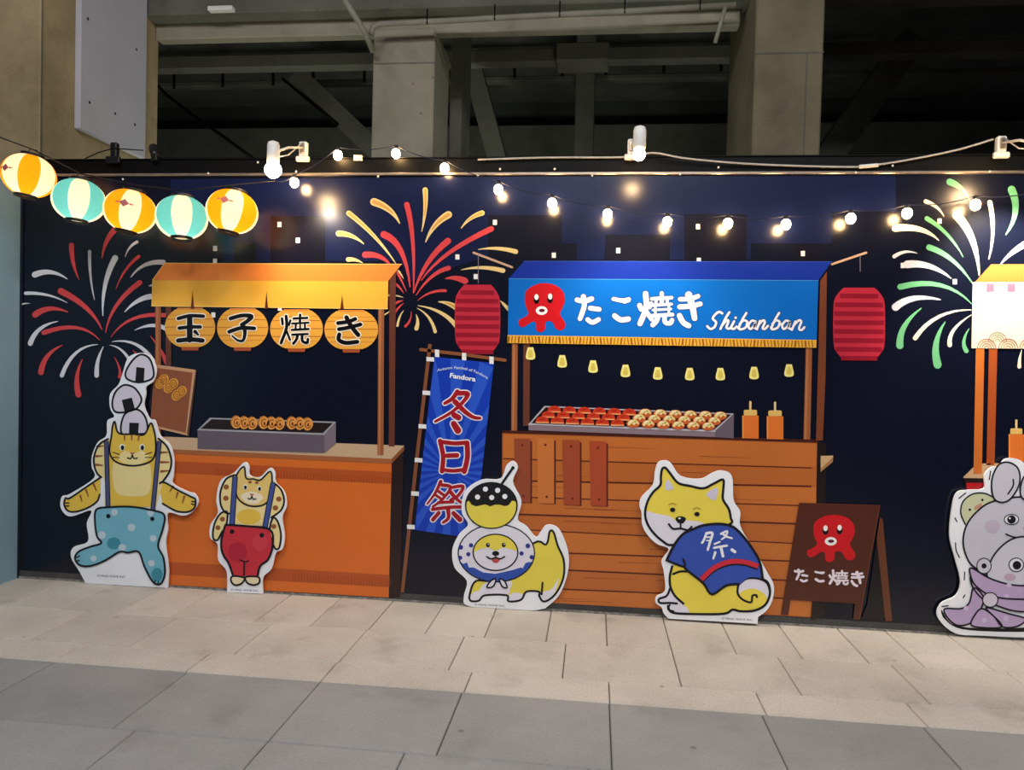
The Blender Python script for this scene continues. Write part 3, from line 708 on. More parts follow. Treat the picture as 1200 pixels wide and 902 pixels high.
# sign lettering: stroke centre lines in photo pixels
cb, c7 = T(585, 300, 6), T(600, 226, 4)
def conv(lst, tf, k): return [([tf(*p) for p in s[0]], s[1] / k, (s[2] if len(s) > 2 else s[1]) / k) for s in lst]
GL_ta = conv([([(548, 308), (600, 316), (650, 300)], 36), ([(592, 285), (598, 350), (568, 440)], 38, 34), ([(640, 366), (702, 374)], 34), ([(622, 446), (655, 466), (698, 446)], 34)], cb, 6)
GL_ko = conv([([(805, 302), (865, 312), (912, 304)], 30), ([(880, 322), (910, 312)], 26), ([(812, 420), (855, 448), (908, 442)], 38)], cb, 6)
GL_ya = conv([([(598, 527), (606, 545)], 24), ([(626, 472), (628, 540), (600, 612)], 26), ([(652, 518), (645, 535)], 20), ([(632, 560), (655, 592)], 22), ([(655, 496), (748, 491)], 17),
              ([(702, 470), (702, 515)], 20), ([(676, 496), (674, 520)], 15), ([(728, 492), (728, 518)], 15), ([(655, 527), (748, 521)], 14), ([(660, 549), (745, 544)], 12), ([(672, 530), (672, 568)], 12), ([(735, 525), (735, 565)], 12),
              ([(650, 576), (752, 570)], 18), ([(684, 580), (676, 602), (660, 618)], 24), ([(715, 576), (718, 606), (742, 610), (750, 596)], 22)], c7, 4)
GL_ki = conv([([(788, 498), (835, 496), (872, 484)], 22), ([(786, 534), (840, 530), (882, 520)], 24), ([(828, 478), (845, 530), (856, 588)], 34, 26), ([(785, 575), (802, 606), (828, 622)], 26)], c7, 4)
ALLG = GL_ta + GL_ko + GL_ya + GL_ki
a = A(14)
for p, w, w2 in ALLG: a.line(p, w + 1.4, ink((20, 60, 130)), 0, w2 + 1.4)
for p, w, w2 in ALLG: a.line(p, w, ink((248, 240, 240)), 1, w2)
a.build('sign_lettering', sign, 'fat white rounded characters')
SC_ = [[(368, 402), (345, 392), (315, 415), (302, 440), (325, 466), (312, 500), (285, 512), (262, 492)],
       [(418, 395), (390, 440), (355, 512)], [(368, 485), (398, 452), (412, 458), (398, 500), (418, 510), (432, 495)],
       [(452, 458), (432, 500), (448, 512), (470, 495)], [(462, 432), (463, 434)],
       [(538, 400), (508, 450), (482, 508)], [(490, 478), (520, 452), (545, 465), (532, 502), (495, 515), (482, 500)], [(540, 478), (556, 480)],
       [(606, 462), (578, 454), (552, 486), (564, 512), (588, 496), (606, 462), (594, 502), (614, 510)],
       [(634, 456), (612, 514)], [(624, 482), (655, 452), (668, 465), (652, 505), (668, 512), (690, 490)],
       [(768, 400), (738, 450), (712, 508)], [(720, 478), (748, 452), (772, 465), (758, 502), (722, 515), (712, 500)], [(768, 478), (790, 480)],
       [(842, 462), (816, 454), (790, 486), (800, 512), (826, 496), (846, 462), (834, 502), (852, 512)],
       [(882, 460), (858, 518)], [(870, 488), (906, 452), (924, 462), (908, 508), (925, 520), (946, 500)]]
ts = T(785, 300, 6)
a = A(14)
for s in SC_: a.line([ts(*p) for p in s], 4.2, ink((30, 50, 120)), 0)
for s in SC_: a.line([ts(*p) for p in s], 2.8, ink((250, 248, 250)), 1)
a.build('script_lettering', sign, 'white handwritten script name')
# printed bulbs under the fringe
for x, y in ((621.7, 413.8), (658.8, 423), (695, 429.2), (733, 434.2), (770.8, 437.2), (808.3, 438), (844.2, 438), (883.7, 436.7), (924.7, 433.8)):
    a = A(6); a.blob([(x - 3.2, y - 7, 1), (x + 3.2, y - 7, 1), (x + 5.4, y + 2), (x + 4.8, y + 6.4), (x, y + 7.6), (x - 4.8, y + 6.4), (x - 5.4, y + 2)], ink((244, 232, 138)), 0)
    a.blob([(x - 1.6, y - 4, 1), (x + 1.6, y - 4, 1), (x + 3, y + 2), (x + 2.4, y + 4.4), (x, y + 5), (x - 2.4, y + 4.4), (x - 3, y + 2)], ink((216, 196, 88)), 1); a.build('printed_bulb', stall)
# tray of octopus balls
a = A(8); a.poly([(638, 475.5), (860, 484.4), (838, 505), (619.5, 496.8)], ink((188, 182, 190)), 0); a.poly([(639.5, 477), (857, 485.6), (836.5, 503.4), (622.5, 495.6)], ink((44, 22, 24)), 1)
a.poly([(619.5, 496.8), (838, 505), (838, 512), (619.5, 504)], ink((140, 120, 130)), 1); a.poly([(838, 505), (860, 484.4), (859.8, 513.5), (838, 512)], ink((108, 94, 106)), 1); a.line([(619.5, 497), (838, 505.2)], 1.1, ink((214, 208, 214)), 2)
tr = a.build('printed_tray', stall)
for r_ in range(3):
    for k in range(12):
        x = 635.5 + 17.6 * k + (2 - r_) * 7.0 + (1.0 if k > 5 else 0); y = 492 + 0.0375 * (x - 636) - (2 - r_) * 6.5
        if x > 842 - (2 - r_) * 0: pass
        a = A(10 + r_ * 3)
        if k < 6:
            a.blob([(x - 8, y + 3.4, 1), (x - 6.4, y - 2), (x, y - 4.2), (x + 6.4, y - 2), (x + 8, y + 3.6, 1)], ink((206, 58, 32)), 0); a.poly([(x - 7.4, y + 1.9), (x + 7.6, y + 2.2), (x + 7.8, y + 3.8), (x - 7.8, y + 3.5)], ink((250, 160, 100)), 1)
            a.line([(x - 3, y - 1), (x + 2, y - 1.5)], 1, ink((170, 30, 24)), 1)
        else:
            a.ell(x, y + 0.2, 8, 5, ink((206, 98, 50)), 0, n=14); a.blob([(x - 6.5, y + 0.5), (x - 4, y - 3.6), (x + 2, y - 4.2), (x + 6, y - 1.5), (x + 6.2, y + 1.6), (x + 3.4, y - 0.2), (x + 1, y + 2.2), (x - 2, y + 0.2), (x - 4.6, y + 2.4)], ink((246, 222, 150)), 1); a.line([(x - 4, y - 1.6), (x - 1, y - 3)], 1, ink((255, 250, 226)), 2); a.ell(x + 2.2, y - 2, 1.3, 0.7, ink((120, 124, 44)), 2, n=8); a.ell(x - 0.5, y - 0.8, 0.9, 0.6, ink((190, 84, 40)), 2, n=8)
        a.build('printed_octopus_ball', tr)
def bottle(x0, x1, yt, yn_, yb_, parent, b=8):
    w = x1 - x0; a = A(b); a.poly([(x0, yn_), (x1, yn_ + 0.3), (x1, yb_ + 0.6), (x0, yb_)], ink((228, 118, 48)), 0); a.line([(x0 + 1, yn_), (x0 + 1, yb_)], 1.4, ink((240, 156, 84)), 1, cap=False)
    a.blob([(x0 + 2, yn_, 1), (x0 + 2, yn_ - 5), (x0 + 3.5, yn_ - 6.6), (x1 - 3.5, yn_ - 6.6), (x1 - 2, yn_ - 5), (x1 - 2, yn_, 1)], ink((230, 188, 104)), 1)
    a.line([((x0 + x1) / 2, yn_ - 6), ((x0 + x1) / 2, yt + 1)], 2.6, ink((232, 200, 140)), 2); a.build('printed_sauce_bottle', parent)
bottle(869.7, 889, 470, 486.8, 513.3, stall); bottle(898.5, 918, 470.7, 487.5, 514.2, stall)

# ---- printed sandwich board
a = A(16); tb_ = T(910, 580, 5.64)
def Q(*p): return [tb_(*q) for q in p]
a.poly(Q((684, 150), (600, 720), (560, 820), (720, 810), (690, 300)), ink((24, 18, 22)), 0)
a.poly(Q((684, 146), (702, 160), (764, 832), (720, 832), (662, 290)), ink((104, 58, 36)), 1)
board = a.build('printed_sandwich_board', banner, 'printed dark brown sandwich board with red octopus')
a = A(18); a.poly(Q((150, 50), (682, 66), (548, 824), (506, 822), (518, 716), (92, 692), (78, 792), (28, 790)), ink((82, 40, 28)), 0); a.line(Q((682, 66), (549, 820)), 1.2, ink((110, 58, 40)), 1, cap=False); a.line(Q((150, 52), (682, 68)), 0.8, ink((104, 54, 38)), 1, cap=False)
a.poly(Q((235, 702), (268, 704), (262, 820), (226, 818)), ink((34, 22, 22)), 0); a.build('front_panel', board)
om = lambda x, y: (910 + (203 + (x - 138) * (317 / 326)) / 5.64 , 580 + (130 + (y - 190) * (313 / 345)) / 5.64)
octopus(om, 20, board)
def g2(p):
    x, y = p; u = (x - 672.5) / 148.5
    return (929.5 + 82.5 * u, 664.8 + (y - 342) * 0.435 + 4.8 * u)
a = A(20)
for p, w, w2 in ALLG: a.line([g2(q) for q in p], w * 0.48, ink((238, 224, 234)), 1, w2 * 0.48)
a.build('board_lettering', board, 'small white rounded characters')

# ---- printed festival flag
a = A(8); a.poly([(508.9, 418), (578.8, 425.3), (556, 631), (485.8, 620.6)], ink((24, 62, 182)), 0)
fc = Vector((528, 552))
FL = [Vector(p) for p in ((508.9, 418), (578.8, 425.3), (556, 631), (485.8, 620.6))]
def hit(ang):
    d = Vector((math.cos(ang), math.sin(ang))); best = 1e9
    for i in range(4):
        p, q = FL[i], FL[(i + 1) % 4]; e = q - p; den = d.x * e.y - d.y * e.x
        if abs(den) < 1e-9: continue
        t = ((p.x - fc.x) * e.y - (p.y - fc.y) * e.x) / den; s = ((p.x - fc.x) * d.y - (p.y - fc.y) * d.x) / den
        if t > 0 and -1e-6 <= s <= 1 + 1e-6: best = min(best, t)
    return fc + d * best
for k in range(24):
    t0 = 2 * math.pi * k / 24; h0, h1 = hit(t0), hit(t0 + math.pi / 24)
    m0, m1 = fc + (h0 - fc) * 0.25, fc + (h1 - fc) * 0.25
    a.poly([m0, h0, h1, m1], ink((44, 88, 204)), 1)
flag = a.build('printed_festival_flag', banner, 'printed blue festival flag with red characters on a slanting pole')
a = A(7); a.line([(503.9, 403), (487, 550), (471.5, 694)], 4.2, ink((134, 80, 54)), 1, raw=True, cap=False); a.build('pole', flag)
a = A(7); a.line([(493, 409.5), (545, 415.5), (591.8, 422)], 3.8, ink((140, 84, 56)), 1, raw=True); a.build('crossbar', flag)
for x, y, w, h in ((512.2, 413.6, 5, 8.6), (543.9, 417.5, 5, 8.6), (576, 421.8, 5, 8.6), (504.2, 420.6, 9, 5), (499.6, 460, 9, 5), (495, 499.2, 9, 5), (490.5, 538.8, 9, 5), (486.4, 578, 9, 5), (481.5, 617, 9, 5)):
    b = A(11); b.poly([(x - w / 2, y - h / 2), (x + w / 2, y - h / 2 + .5), (x + w / 2, y + h / 2 + .5), (x - w / 2, y + h / 2)], ink((240, 238, 236)), 0); b.build('tie', flag)
cf, cg = T(470, 390, 6.94), T(470, 510, 4.295)
fl1 = conv([([(458, 478), (415, 535), (355, 572)], 34, 22), ([(470, 490), (545, 495), (500, 565), (410, 645), (278, 720)], 34, 18), ([(440, 560), (520, 640), (590, 685), (642, 692)], 38, 20), ([(432, 668), (468, 688)], 40), ([(428, 738), (462, 792)], 42, 48)], cf, 6.94)
fl2 = conv([([(196, 28), (212, 105), (206, 180)], 20), ([(200, 32), (270, 40), (332, 36)], 18), ([(332, 38), (334, 110), (318, 182)], 22), ([(232, 102), (282, 100)], 20), ([(206, 172), (260, 178), (316, 172)], 16)], cg, 4.295)
fl3 = conv([([(200, 232), (172, 290), (132, 345)], 16, 8), ([(208, 250), (250, 262), (205, 325), (160, 358)], 16, 10), ([(190, 282), (214, 300)], 13), ([(176, 302), (200, 318)], 12), ([(255, 262), (312, 256), (290, 300), (250, 325)], 14), ([(246, 282), (285, 325), (318, 345)], 18, 10), ([(188, 338), (262, 334)], 13), ([(158, 372), (240, 362), (305, 360)], 15), ([(236, 368), (238, 415), (212, 438)], 19, 12), ([(190, 390), (160, 424)], 17), ([(264, 392), (296, 424)], 20, 22)], cg, 4.295)
a = A(10)
fl1, fl2, fl3 = ([(p, w * 1.16, w2 * 1.16) for p, w, w2 in g] for g in (fl1, fl2, fl3))
for p, w, w2 in fl1 + fl2 + fl3: a.line(p, w + 2.6, ink((246, 238, 240)), 0, w2 + 2.8)
for p, w, w2 in fl1 + fl2 + fl3: a.line(p, w, ink((168, 28, 40)), 2, w2)
a.build('flag_lettering', flag, 'tall red characters with white outline')
a = A(12)
word = 'Autumn Festival of Fandora'
a.text(word, 542.8, 431.5, 3.4, ink((215, 224, 245)), 0, rot=8.5, width=60, bold=0.012, arc=7.0)
a.text('Fandora', 542.3, 442.2, 5.6, ink((248, 248, 250)), 0, rot=9, width=30.5, bold=0.03)
a.build('small_flag_lettering', flag, 'two lines of small white lettering')

# ---- stall 3, at the right edge
a = A(5); a.poly([(1129, 558.7), (1141, 547), (1147, 543), (1330, 540), (1330, 562), (1129, 560)], ink((206, 168, 128)), 1); a.poly([(1129, 559.5), (1330, 562), (1330, 700), (1150, 640), (1131, 566)], ink((40, 28, 28)), 0)
a.poly([(1132.5, 565.5), (1330, 566), (1330, 574), (1132.5, 573.5)], ink((180, 30, 38)), 1)
stall = a.build('printed_counter_end', banner, 'printed stall end with white sign and orange roof')
a = A(7); a.poly([(1143.6, 406), (1153.6, 406), (1150.6, 555), (1140.8, 555)], ink((206, 112, 48)), 0); a.build('post', stall)
a = A(6); a.poly([(1159, 406), (1168.8, 406), (1165.5, 545), (1156, 545)], ink((176, 80, 38)), 0); a.build('post', stall)
a = A(9); a.poly([(1161.5, 309.6), (1330, 309), (1330, 331), (1142, 331)], ink((224, 118, 58)), 0); a.build('awning_roof', stall)
a = A(9); a.poly([(1140, 331), (1330, 331), (1330, 409), (1138.4, 408)], ink((244, 234, 196)), 0); a.line([(1140, 331.3), (1330, 331.3)], 1.2, ink((252, 244, 226)), 2)
for x in (1156, 1180.5, 1205, 1229.5, 1254): a.poly([(x, 332), (x + 9, 332), (x + 9, 342), (x, 342)], ink((168, 104, 128)), 1)
for cx, cy, r_ in ((1156.3, 408, 10.8), (1181.5, 408, 11), (1169, 400, 10.5), (1206, 408, 11)):
    for q, w in ((1.0, 1.0), (0.75, 0.8), (0.5, 0.8), (0.25, 0.8)):
        a.ring(cx, cy, r_ * q, r_ * q, w, ink((150, 110, 110)) if cy < 405 else ink((168, 90, 84)), 2 if cy < 405 else 3, 182, 358, 14)
a.build('sign_board', stall)
bottle(1182, 1200, 491.5, 508.5, 546, stall)
banner_done = True
# ================================================================ CUT-OUT STANDEES
CW, CK = card((246, 247, 252)), card((22, 22, 30))
class Board:
    def __init__(self, bx, by, h, th=0.012):
        self.th = th
        self.Y0 = min(atz(bx, by).y, D - 0.035)
        self.t = max(0.0, (D - 0.03 - th - self.Y0) / h)
    def fn(self, px, py, l=0):
        r = ray(px, py); y0 = self.Y0 - l * LV
        # y = y0 + z * t
        k = (y0 + CAM_H * self.t) / (r.y - r.z * self.t)
        p = CAM + r * k
        if p.z < 0.002: p.z = 0.002; p.y = y0
        return p
    def slab(self, pts, parent, n=5):
        P = smooth_poly(pts, n); N = len(P)
        tri = mg.tessellate_polygon([[Vector((p.x, p.y, 0)) for p in P]])
        f0 = [self.fn(p.x, p.y, 0) for p in P]; b0 = [v + Vector((0, self.th, 0)) for v in f0]
        F = []
        for t in tri:
            a, b, c = (P[i] for i in t)
            s = (b.x - a.x) * (c.y - a.y) - (b.y - a.y) * (c.x - a.x)
            if abs(s) < 1e-9: continue
            u = tuple(t) if s < 0 else tuple(reversed(t))
            F.append(u); F.append(tuple(i + N for i in reversed(u)))
        sh = sum(P[i].x * P[(i + 1) % N].y - P[(i + 1) % N].x * P[i].y for i in range(N))
        for i in range(N):
            j = (i + 1) % N
            F.append((i, j, j + N, i + N) if sh > 0 else (j, i, i + N, j + N))
        o = link_mesh('board', f0 + b0, F, [CW]); keep(o, parent); return o
def standee(name, bx, by, h, label):
    B = Board(bx, by, h); p = B.fn(bx, by)
    e = empty(name, (p.x, B.Y0, 0), label, 'cutout'); return B, e
YE, YE2, YE3 = card((238, 198, 78)), card((246, 224, 156)), card((156, 92, 52))
GR = 'cut-out animal standees along the banner'
A1, B1 = T(60, 400, 6.01), T(60, 540, 6.01)
def M(tf, *pts): return [tf(p[0], p[1]) + ((1,) if len(p) > 2 else ()) for p in pts]

# ---- 1: tabby cat with rice balls, spotted trousers
B, e = standee('cat_standee', 148, 686.5, 1.5, 'tall cutout of a tabby cat in teal spotted trousers balancing three rice balls'); e['group'] = GR
B.slab([(144, 435.8), (150.7, 418.3), (165.7, 413.3), (176.5, 417.5), (182.8, 431.6), (179.8, 446), (171, 453), (170.5, 462), (168.5, 475), (174.8, 490), (181.5, 493), (187.3, 510), (198, 520), (203.4, 536.4), (203, 556.6), (202.4, 566.5), (219.7, 575.8), (228, 578.3), (232.2, 588.3), (224.7, 600), (214, 604), (196.6, 601), (196.4, 620), (194, 636.5), (197.3, 666.5), (196.4, 688.8, 1), (100.8, 684.6, 1), (93.3, 670), (83.3, 653), (86, 641), (103, 634), (101.6, 613), (106.6, 598), (82, 605), (71.2, 595), (72.5, 581.6), (81.6, 578.6), (110, 560), (107.4, 547), (108, 533), (114.6, 518), (124.6, 510), (125.7, 493), (133.7, 488), (129, 478), (129, 461.6), (139, 450)], e)
f = B.fn
def rice(o, nori, pts):
    a = Art(f, 1); a.blob(pts, card((222, 214, 228)), 0); a.line(pts, 1.6, CK, 1, closed=True); r = a.build('rice_ball', e)
    a = Art(f, 3); a.poly(nori, card((26, 26, 28)), 0); a.build('seaweed_strip', r)
rice(0, M(A1, (600, 180), (658, 187), (652, 290), (592, 283)), M(A1, (640, 92), (695, 125), (722, 215), (705, 265), (620, 288), (545, 270), (522, 235), (540, 180), (590, 115))[:9])
rice(1, M(A1, (497, 412), (568, 395), (588, 470), (518, 500)), M(A1, (530, 306), (590, 330), (635, 400), (620, 450), (585, 480), (500, 500), (445, 490), (430, 430), (450, 360), (490, 318)))
rice(2, M(A1, (550, 572), (618, 574), (612, 648), (548, 646)), M(A1, (590, 478), (640, 500), (672, 560), (672, 640), (600, 652), (505, 655), (492, 590), (520, 510)))
def stripes(a, lst, w=2.6, m=YE3): 
    for p, q in lst: a.line([p, q], w, m, 1, w * 0.5)
# arms
a = Art(f, 2); a.blob(M(B1, (348, 115, 1), (230, 195), (130, 265), (98, 262), (88, 310), (120, 350), (180, 355), (260, 325), (325, 285, 1), (345, 230)), YE, 0)
stripes(a, [(B1(205, 245), B1(216, 285)), (B1(245, 205), B1(262, 250)), (B1(300, 165), B1(318, 210))])
a.line(M(B1, (348, 115), (230, 195), (130, 262), (100, 262), (92, 310), (120, 352), (180, 356), (260, 328), (322, 285), (342, 235)), 1.5, CK, 2); a.line(M(B1, (100, 295), (124, 296)), 1.1, CK, 2); a.line(M(B1, (102, 318), (124, 316)), 1.1, CK, 2); a.build('arm', e)
a = Art(f, 2); a.blob(M(B1, (765, 158, 1), (800, 152), (900, 210), (985, 255), (1015, 270), (1008, 330), (960, 358), (880, 352), (785, 300, 1), (770, 230)), YE, 0)
stripes(a, [(B1(858, 180), B1(835, 215)), (B1(890, 225), B1(880, 262)), (B1(938, 250), B1(924, 296))])
a.line(M(B1, (765, 158), (800, 152), (900, 210), (985, 252), (1016, 272), (1008, 330), (960, 358), (880, 352), (785, 300)), 1.5, CK, 2); a.line(M(B1, (1012, 288), (990, 284)), 1.1, CK, 2); a.line(M(B1, (1012, 308), (988, 302)), 1.1, CK, 2); a.build('arm', e)
# body with puffed sides
a = Art(f, 3)
a.blob(M(A1, (395, 690), (330, 735), (300, 810), (300, 880), (325, 940), (375, 975), (375, 1150, 1), (740, 1160, 1), (790, 985), (830, 920), (845, 830), (810, 740), (760, 685)), YE2, 0)
a.line(M(A1, (400, 686), (335, 730), (302, 810), (305, 880), (325, 930), (352, 955)), 1.6, CK, 2); a.line(M(A1, (755, 684), (815, 740), (845, 830), (835, 910), (790, 980), (768, 995)), 1.6, CK, 2)
stripes(a, [(A1(318, 808), A1(360, 806)), (A1(318, 868), A1(362, 872)), (A1(325, 740), A1(365, 735)), (A1(770, 782), A1(820, 780)), (A1(775, 850), A1(830, 850)), (A1(775, 915), A1(825, 910))], 3)
body = a.build('cat_body', e)
a = Art(f, 5); a.blob(M(A1, (415, 690), (410, 900), (420, 1160, 1), (710, 1165, 1), (735, 900), (740, 690)), YE, 0); a.blob(M(A1, (440, 850), (560, 800), (690, 850), (690, 1060), (560, 1090), (450, 1050)), YE2, 1); a.build('belly', body)
# generic round cat head
a = Art(f, 7); hd_pts = M(A1, (425, 660), (432, 600), (448, 565), (475, 645), (580, 652), (655, 655), (700, 575), (722, 620), (735, 690), (732, 790), (690, 850), (575, 875), (460, 850), (412, 780))
a.blob(hd_pts, YE, 0); a.blob(M(A1, (470, 820), (520, 770), (575, 790), (640, 770), (690, 815), (640, 858), (575, 868), (510, 856)), YE2, 1); a.line(hd_pts, 1.5, CK, 1, closed=True)
stripes(a, [(A1(515, 660), A1(518, 700)), (A1(567, 662), A1(567, 695)), (A1(618, 664), A1(612, 700))], 2.2); 
for sx in (500, 640): a.ell(*A1(sx, 745), 3.2, 4.0, card((250, 246, 236)), 2); a.ell(*A1(sx + 2, 748), 2.0, 2.9, CK, 3)
a.blob(M(A1, (552, 782, 1), (590, 782, 1), (571, 802, 1)), card((196, 96, 96)), 2); a.line(M(A1, (571, 800), (560, 824), (538, 820)), 1.1, CK, 3); a.line(M(A1, (571, 800), (584, 824), (606, 820)), 1.1, CK, 3)
for y0, y1 in ((790, 780), (812, 815)): a.line(M(A1, (480, y0 + 5), (435, y1)), 0.7, CK, 3); a.line(M(A1, (662, y0 + 5), (708, y1)), 0.7, CK, 3)
a.build('cat_head', e)
# trousers
TE, TE2, TD = card((122, 188, 208)), card((66, 146, 164)), card((196, 214, 226))
def brace_strip(p, q, par):
    a = Art(f, 9); a.line([p, q], 5.6, CK, 0, cap=False); a.line([p, q], 3.6, card((78, 84, 128)), 1, cap=False); a.build('suspender', par)
a = Art(f, 8); tr_pts = M(B1, (318, 342, 1), (410, 325), (560, 322), (700, 345), (795, 378, 1), (785, 480), (752, 595), (790, 680), (800, 790), (775, 860), (735, 865), (700, 828), (655, 740), (615, 640), (540, 645), (480, 640), (380, 700), (280, 738), (205, 735), (168, 690), (190, 640), (270, 605), (352, 578), (322, 530), (308, 430))
a.blob(tr_pts, TE, 0); a.line(tr_pts, 1.6, CK, 3, closed=True); a.ell(*B1(440, 580), 8, 7, TE2, 1); a.ell(*B1(745, 800), 6.5, 8, TE2, 1)
for x, y, r in ((445, 362, 4), (565, 468, 4.5), (357, 522, 4.6), (718, 545, 4), (700, 365, 4), (500, 610, 4.4), (706, 720, 4), (298, 686, 3.6)): a.ell(*B1(x, y), r, r, TD, 2)
for x, y in ((402, 388), (712, 408)): a.ell(*B1(x, y), 2.5, 2.5, CK, 3)
a.line(M(B1, (178, 680), (200, 668)), 1.0, CK, 3); a.line(M(B1, (176, 706), (198, 700)), 1.0, CK, 3); a.line(M(B1, (728, 862), (732, 842)), 1.0, CK, 3); a.line(M(B1, (752, 868), (754, 848)), 1.0, CK, 3)
tro = a.build('trousers', e); brace_strip(A1(388, 700), B1(400, 322), body); brace_strip(A1(762, 700), B1(715, 345), body)
a = Art(f, 1); a.text('© MIND WAVE INC.', 130.5, 675.2, 2.6, CK, 0, rot=2.5, width=33); a.build('small_print', e)

# ---- 2: small tabby cat in red trousers
C1 = T(235, 530, 5.31)
B, e = standee('cat_standee', 288, 695.5, 0.75, 'small cutout of a tabby cat in red trousers before the orange counter'); e['group'] = GR
f = B.fn
B.slab(M(C1, (165, 872, 1), (162, 740), (110, 670), (105, 570), (60, 530), (62, 450), (108, 375), (98, 290), (125, 175), (205, 128), (270, 62), (300, 85), (305, 142), (370, 152), (430, 97), (462, 125), (468, 185), (520, 245), (535, 330), (508, 405), (522, 520), (508, 600), (468, 625), (440, 725), (388, 780), (388, 880, 1)), e)
for pts, st in (((( 215, 140), (160, 165), (125, 240), (125, 320), (150, 370), (178, 380)), ((160, 215), (158, 285))), (((455, 190), (500, 230), (520, 300), (500, 360), (440, 405)), ((487, 290), (466, 345)))):
    a = Art(f, 1); a.blob(M(C1, *pts), YE2, 0); a.line(M(C1, *pts), 1.6, CK, 1)
    for x, y in st: a.ell(*C1(x, y), 3.2, 3.0, YE3, 1)
    a.build('shoulder_puff', e)
for pts, st in ((((165, 370), (120, 385), (85, 450), (78, 530), (105, 545), (130, 500), (160, 450)), ((136, 415), (108, 468))), (((450, 408), (480, 430), (500, 510), (490, 590), (465, 598), (440, 540), (430, 480)), ((456, 460),))):
    a = Art(f, 2); a.blob(M(C1, *pts), YE2, 0); a.line(M(C1, *pts), 1.6, CK, 1, closed=True)
    for x, y in st: a.ell(*C1(x, y), 3.0, 2.8, YE3, 1)
    a.build('arm', e)
a = Art(f, 3); a.blob(M(C1, (225, 150), (205, 300), (200, 450, 1), (420, 470, 1), (440, 300), (450, 190)), YE2, 0); a.ell(*C1(300, 400), 14, 9, YE, 1); bd = a.build('cat_body', e)
a = Art(f, 5); hp = M(C1, (222, 150), (270, 88), (284, 160), (330, 165), (372, 172), (434, 118), (445, 190), (432, 285), (380, 330), (290, 328), (225, 270))
a.blob(hp, card((238, 204, 120)), 0); a.line(hp, 1.4, CK, 1, closed=True); a.blob(M(C1, (250, 270), (300, 245), (350, 250), (390, 280), (350, 318), (290, 316)), card((246, 232, 200)), 1)
for x, y in ((278, 215), (366, 224)): a.ell(*C1(x, y), 2.6, 3.2, card((250, 246, 236)), 2); a.ell(*C1(x + 1, y + 2), 1.7, 2.3, CK, 3)
a.blob(M(C1, (305, 256, 1), (335, 258, 1), (319, 274, 1)), card((196, 96, 96)), 2); a.line(M(C1, (319, 272), (310, 290), (295, 286)), 1.0, CK, 3); a.line(M(C1, (319, 272), (328, 291), (344, 288)), 1.0, CK, 3)
for x, y in ((308, 185), (350, 188)): a.ell(*C1(x, y), 2.2, 1.6, YE3, 2)
a.build('cat_head', e)
for p, q in ((C1(215, 150), C1(195, 455)), (C1(452, 190), C1(400, 470))):
    a = Art(f, 7); a.line([p, q], 6.6, CK, 0, cap=False); a.line([p, q], 4.4, card((70, 88, 156)), 1, cap=False); a.build('suspender', bd)
RD, RD2 = card((206, 52, 66)), card((184, 40, 60))
a = Art(f, 9); tp2 = M(C1, (155, 450, 1), (280, 460), (432, 482, 1), (445, 580), (420, 660), (370, 705), (355, 770, 1), (275, 768, 1), (272, 768), (210, 770, 1), (185, 700), (140, 650), (130, 560))
a.blob(tp2, RD, 0); a.ell(*C1(230, 620), 11, 12, RD2, 1); a.ell(*C1(370, 560), 9, 10, card((214, 66, 80)), 1); a.line(M(C1, (155, 450), (280, 458), (432, 480), (448, 580), (420, 665), (372, 705), (355, 765)), 1.8, CK, 2); a.line(M(C1, (155, 450), (130, 540), (135, 620), (175, 690), (200, 760)), 1.8, CK, 2)
a.line(M(C1, (272, 690), (270, 765)), 1.4, CK, 2); a.line(M(C1, (248, 668), (270, 680), (298, 676)), 1.2, CK, 2)
for x, y in ((196, 492), (381, 515)): a.ell(*C1(x, y), 2.7, 2.7, CK, 2)
a.build('trousers', e)
for pts in (((200, 770), (190, 800), (215, 825), (255, 815), (272, 780)), ((282, 775), (290, 810), (330, 825), (365, 810), (358, 775))):
    a = Art(f, 8); a.blob(M(C1, *pts), card((240, 224, 184)), 0); a.line(M(C1, *pts), 1.5, CK, 1, closed=True); a.build('foot', e)
a = Art(f, 1); a.text('© MIND WAVE INC.', C1(276, 856)[0], C1(276, 858)[1], 2.4, card((60, 60, 110)), 0, rot=2.5, width=33); a.build('small_print', e)

# ---- 3: little dog with a blue-white collar ring and a ball on its head
D1 = T(520, 530, 4.75)
DY, DW, DB, DL = card((236, 217, 84)), card((232, 228, 240)), card((52, 84, 176)), card((48, 56, 140))
B, e = standee('dog_standee', 600, 713.8, 0.85, 'cutout of a yellow dog with blue ruff and a glazed dumpling on its head'); e['group'] = GR
f = B.fn
B.slab(M(D1, (130, 852), (112, 800), (128, 715), (60, 640), (48, 540), (85, 455), (135, 400), (100, 330), (118, 215), (210, 152), (315, 145), (350, 70), (388, 48), (412, 85), (385, 165), (432, 270), (412, 372), (460, 410), (512, 470), (540, 440), (575, 402), (640, 425), (690, 540), (692, 660), (645, 790), (565, 868, 1), (480, 880), (300, 874)), e)
a = Art(f, 1); bp = M(D1, (500, 505), (570, 512), (590, 440), (612, 445), (635, 520), (668, 600), (665, 700), (620, 790), (560, 830), (532, 800), (530, 775), (460, 775), (430, 820), (360, 828), (350, 795), (230, 795), (195, 825), (150, 825), (145, 790), (180, 715), (300, 700))
a.blob(bp, DY, 0); a.blob(M(D1, (240, 720), (370, 715), (370, 760), (350, 790), (230, 792), (185, 800)), DW, 1); a.blob(M(D1, (640, 700), (600, 760), (545, 780), (540, 820), (560, 826), (615, 785)), DW, 1); a.blob(M(D1, (152, 790), (190, 770), (215, 790), (190, 822), (150, 822)), DW, 1); a.blob(M(D1, (355, 800), (395, 780), (440, 790), (425, 818), (365, 825)), DW, 1)
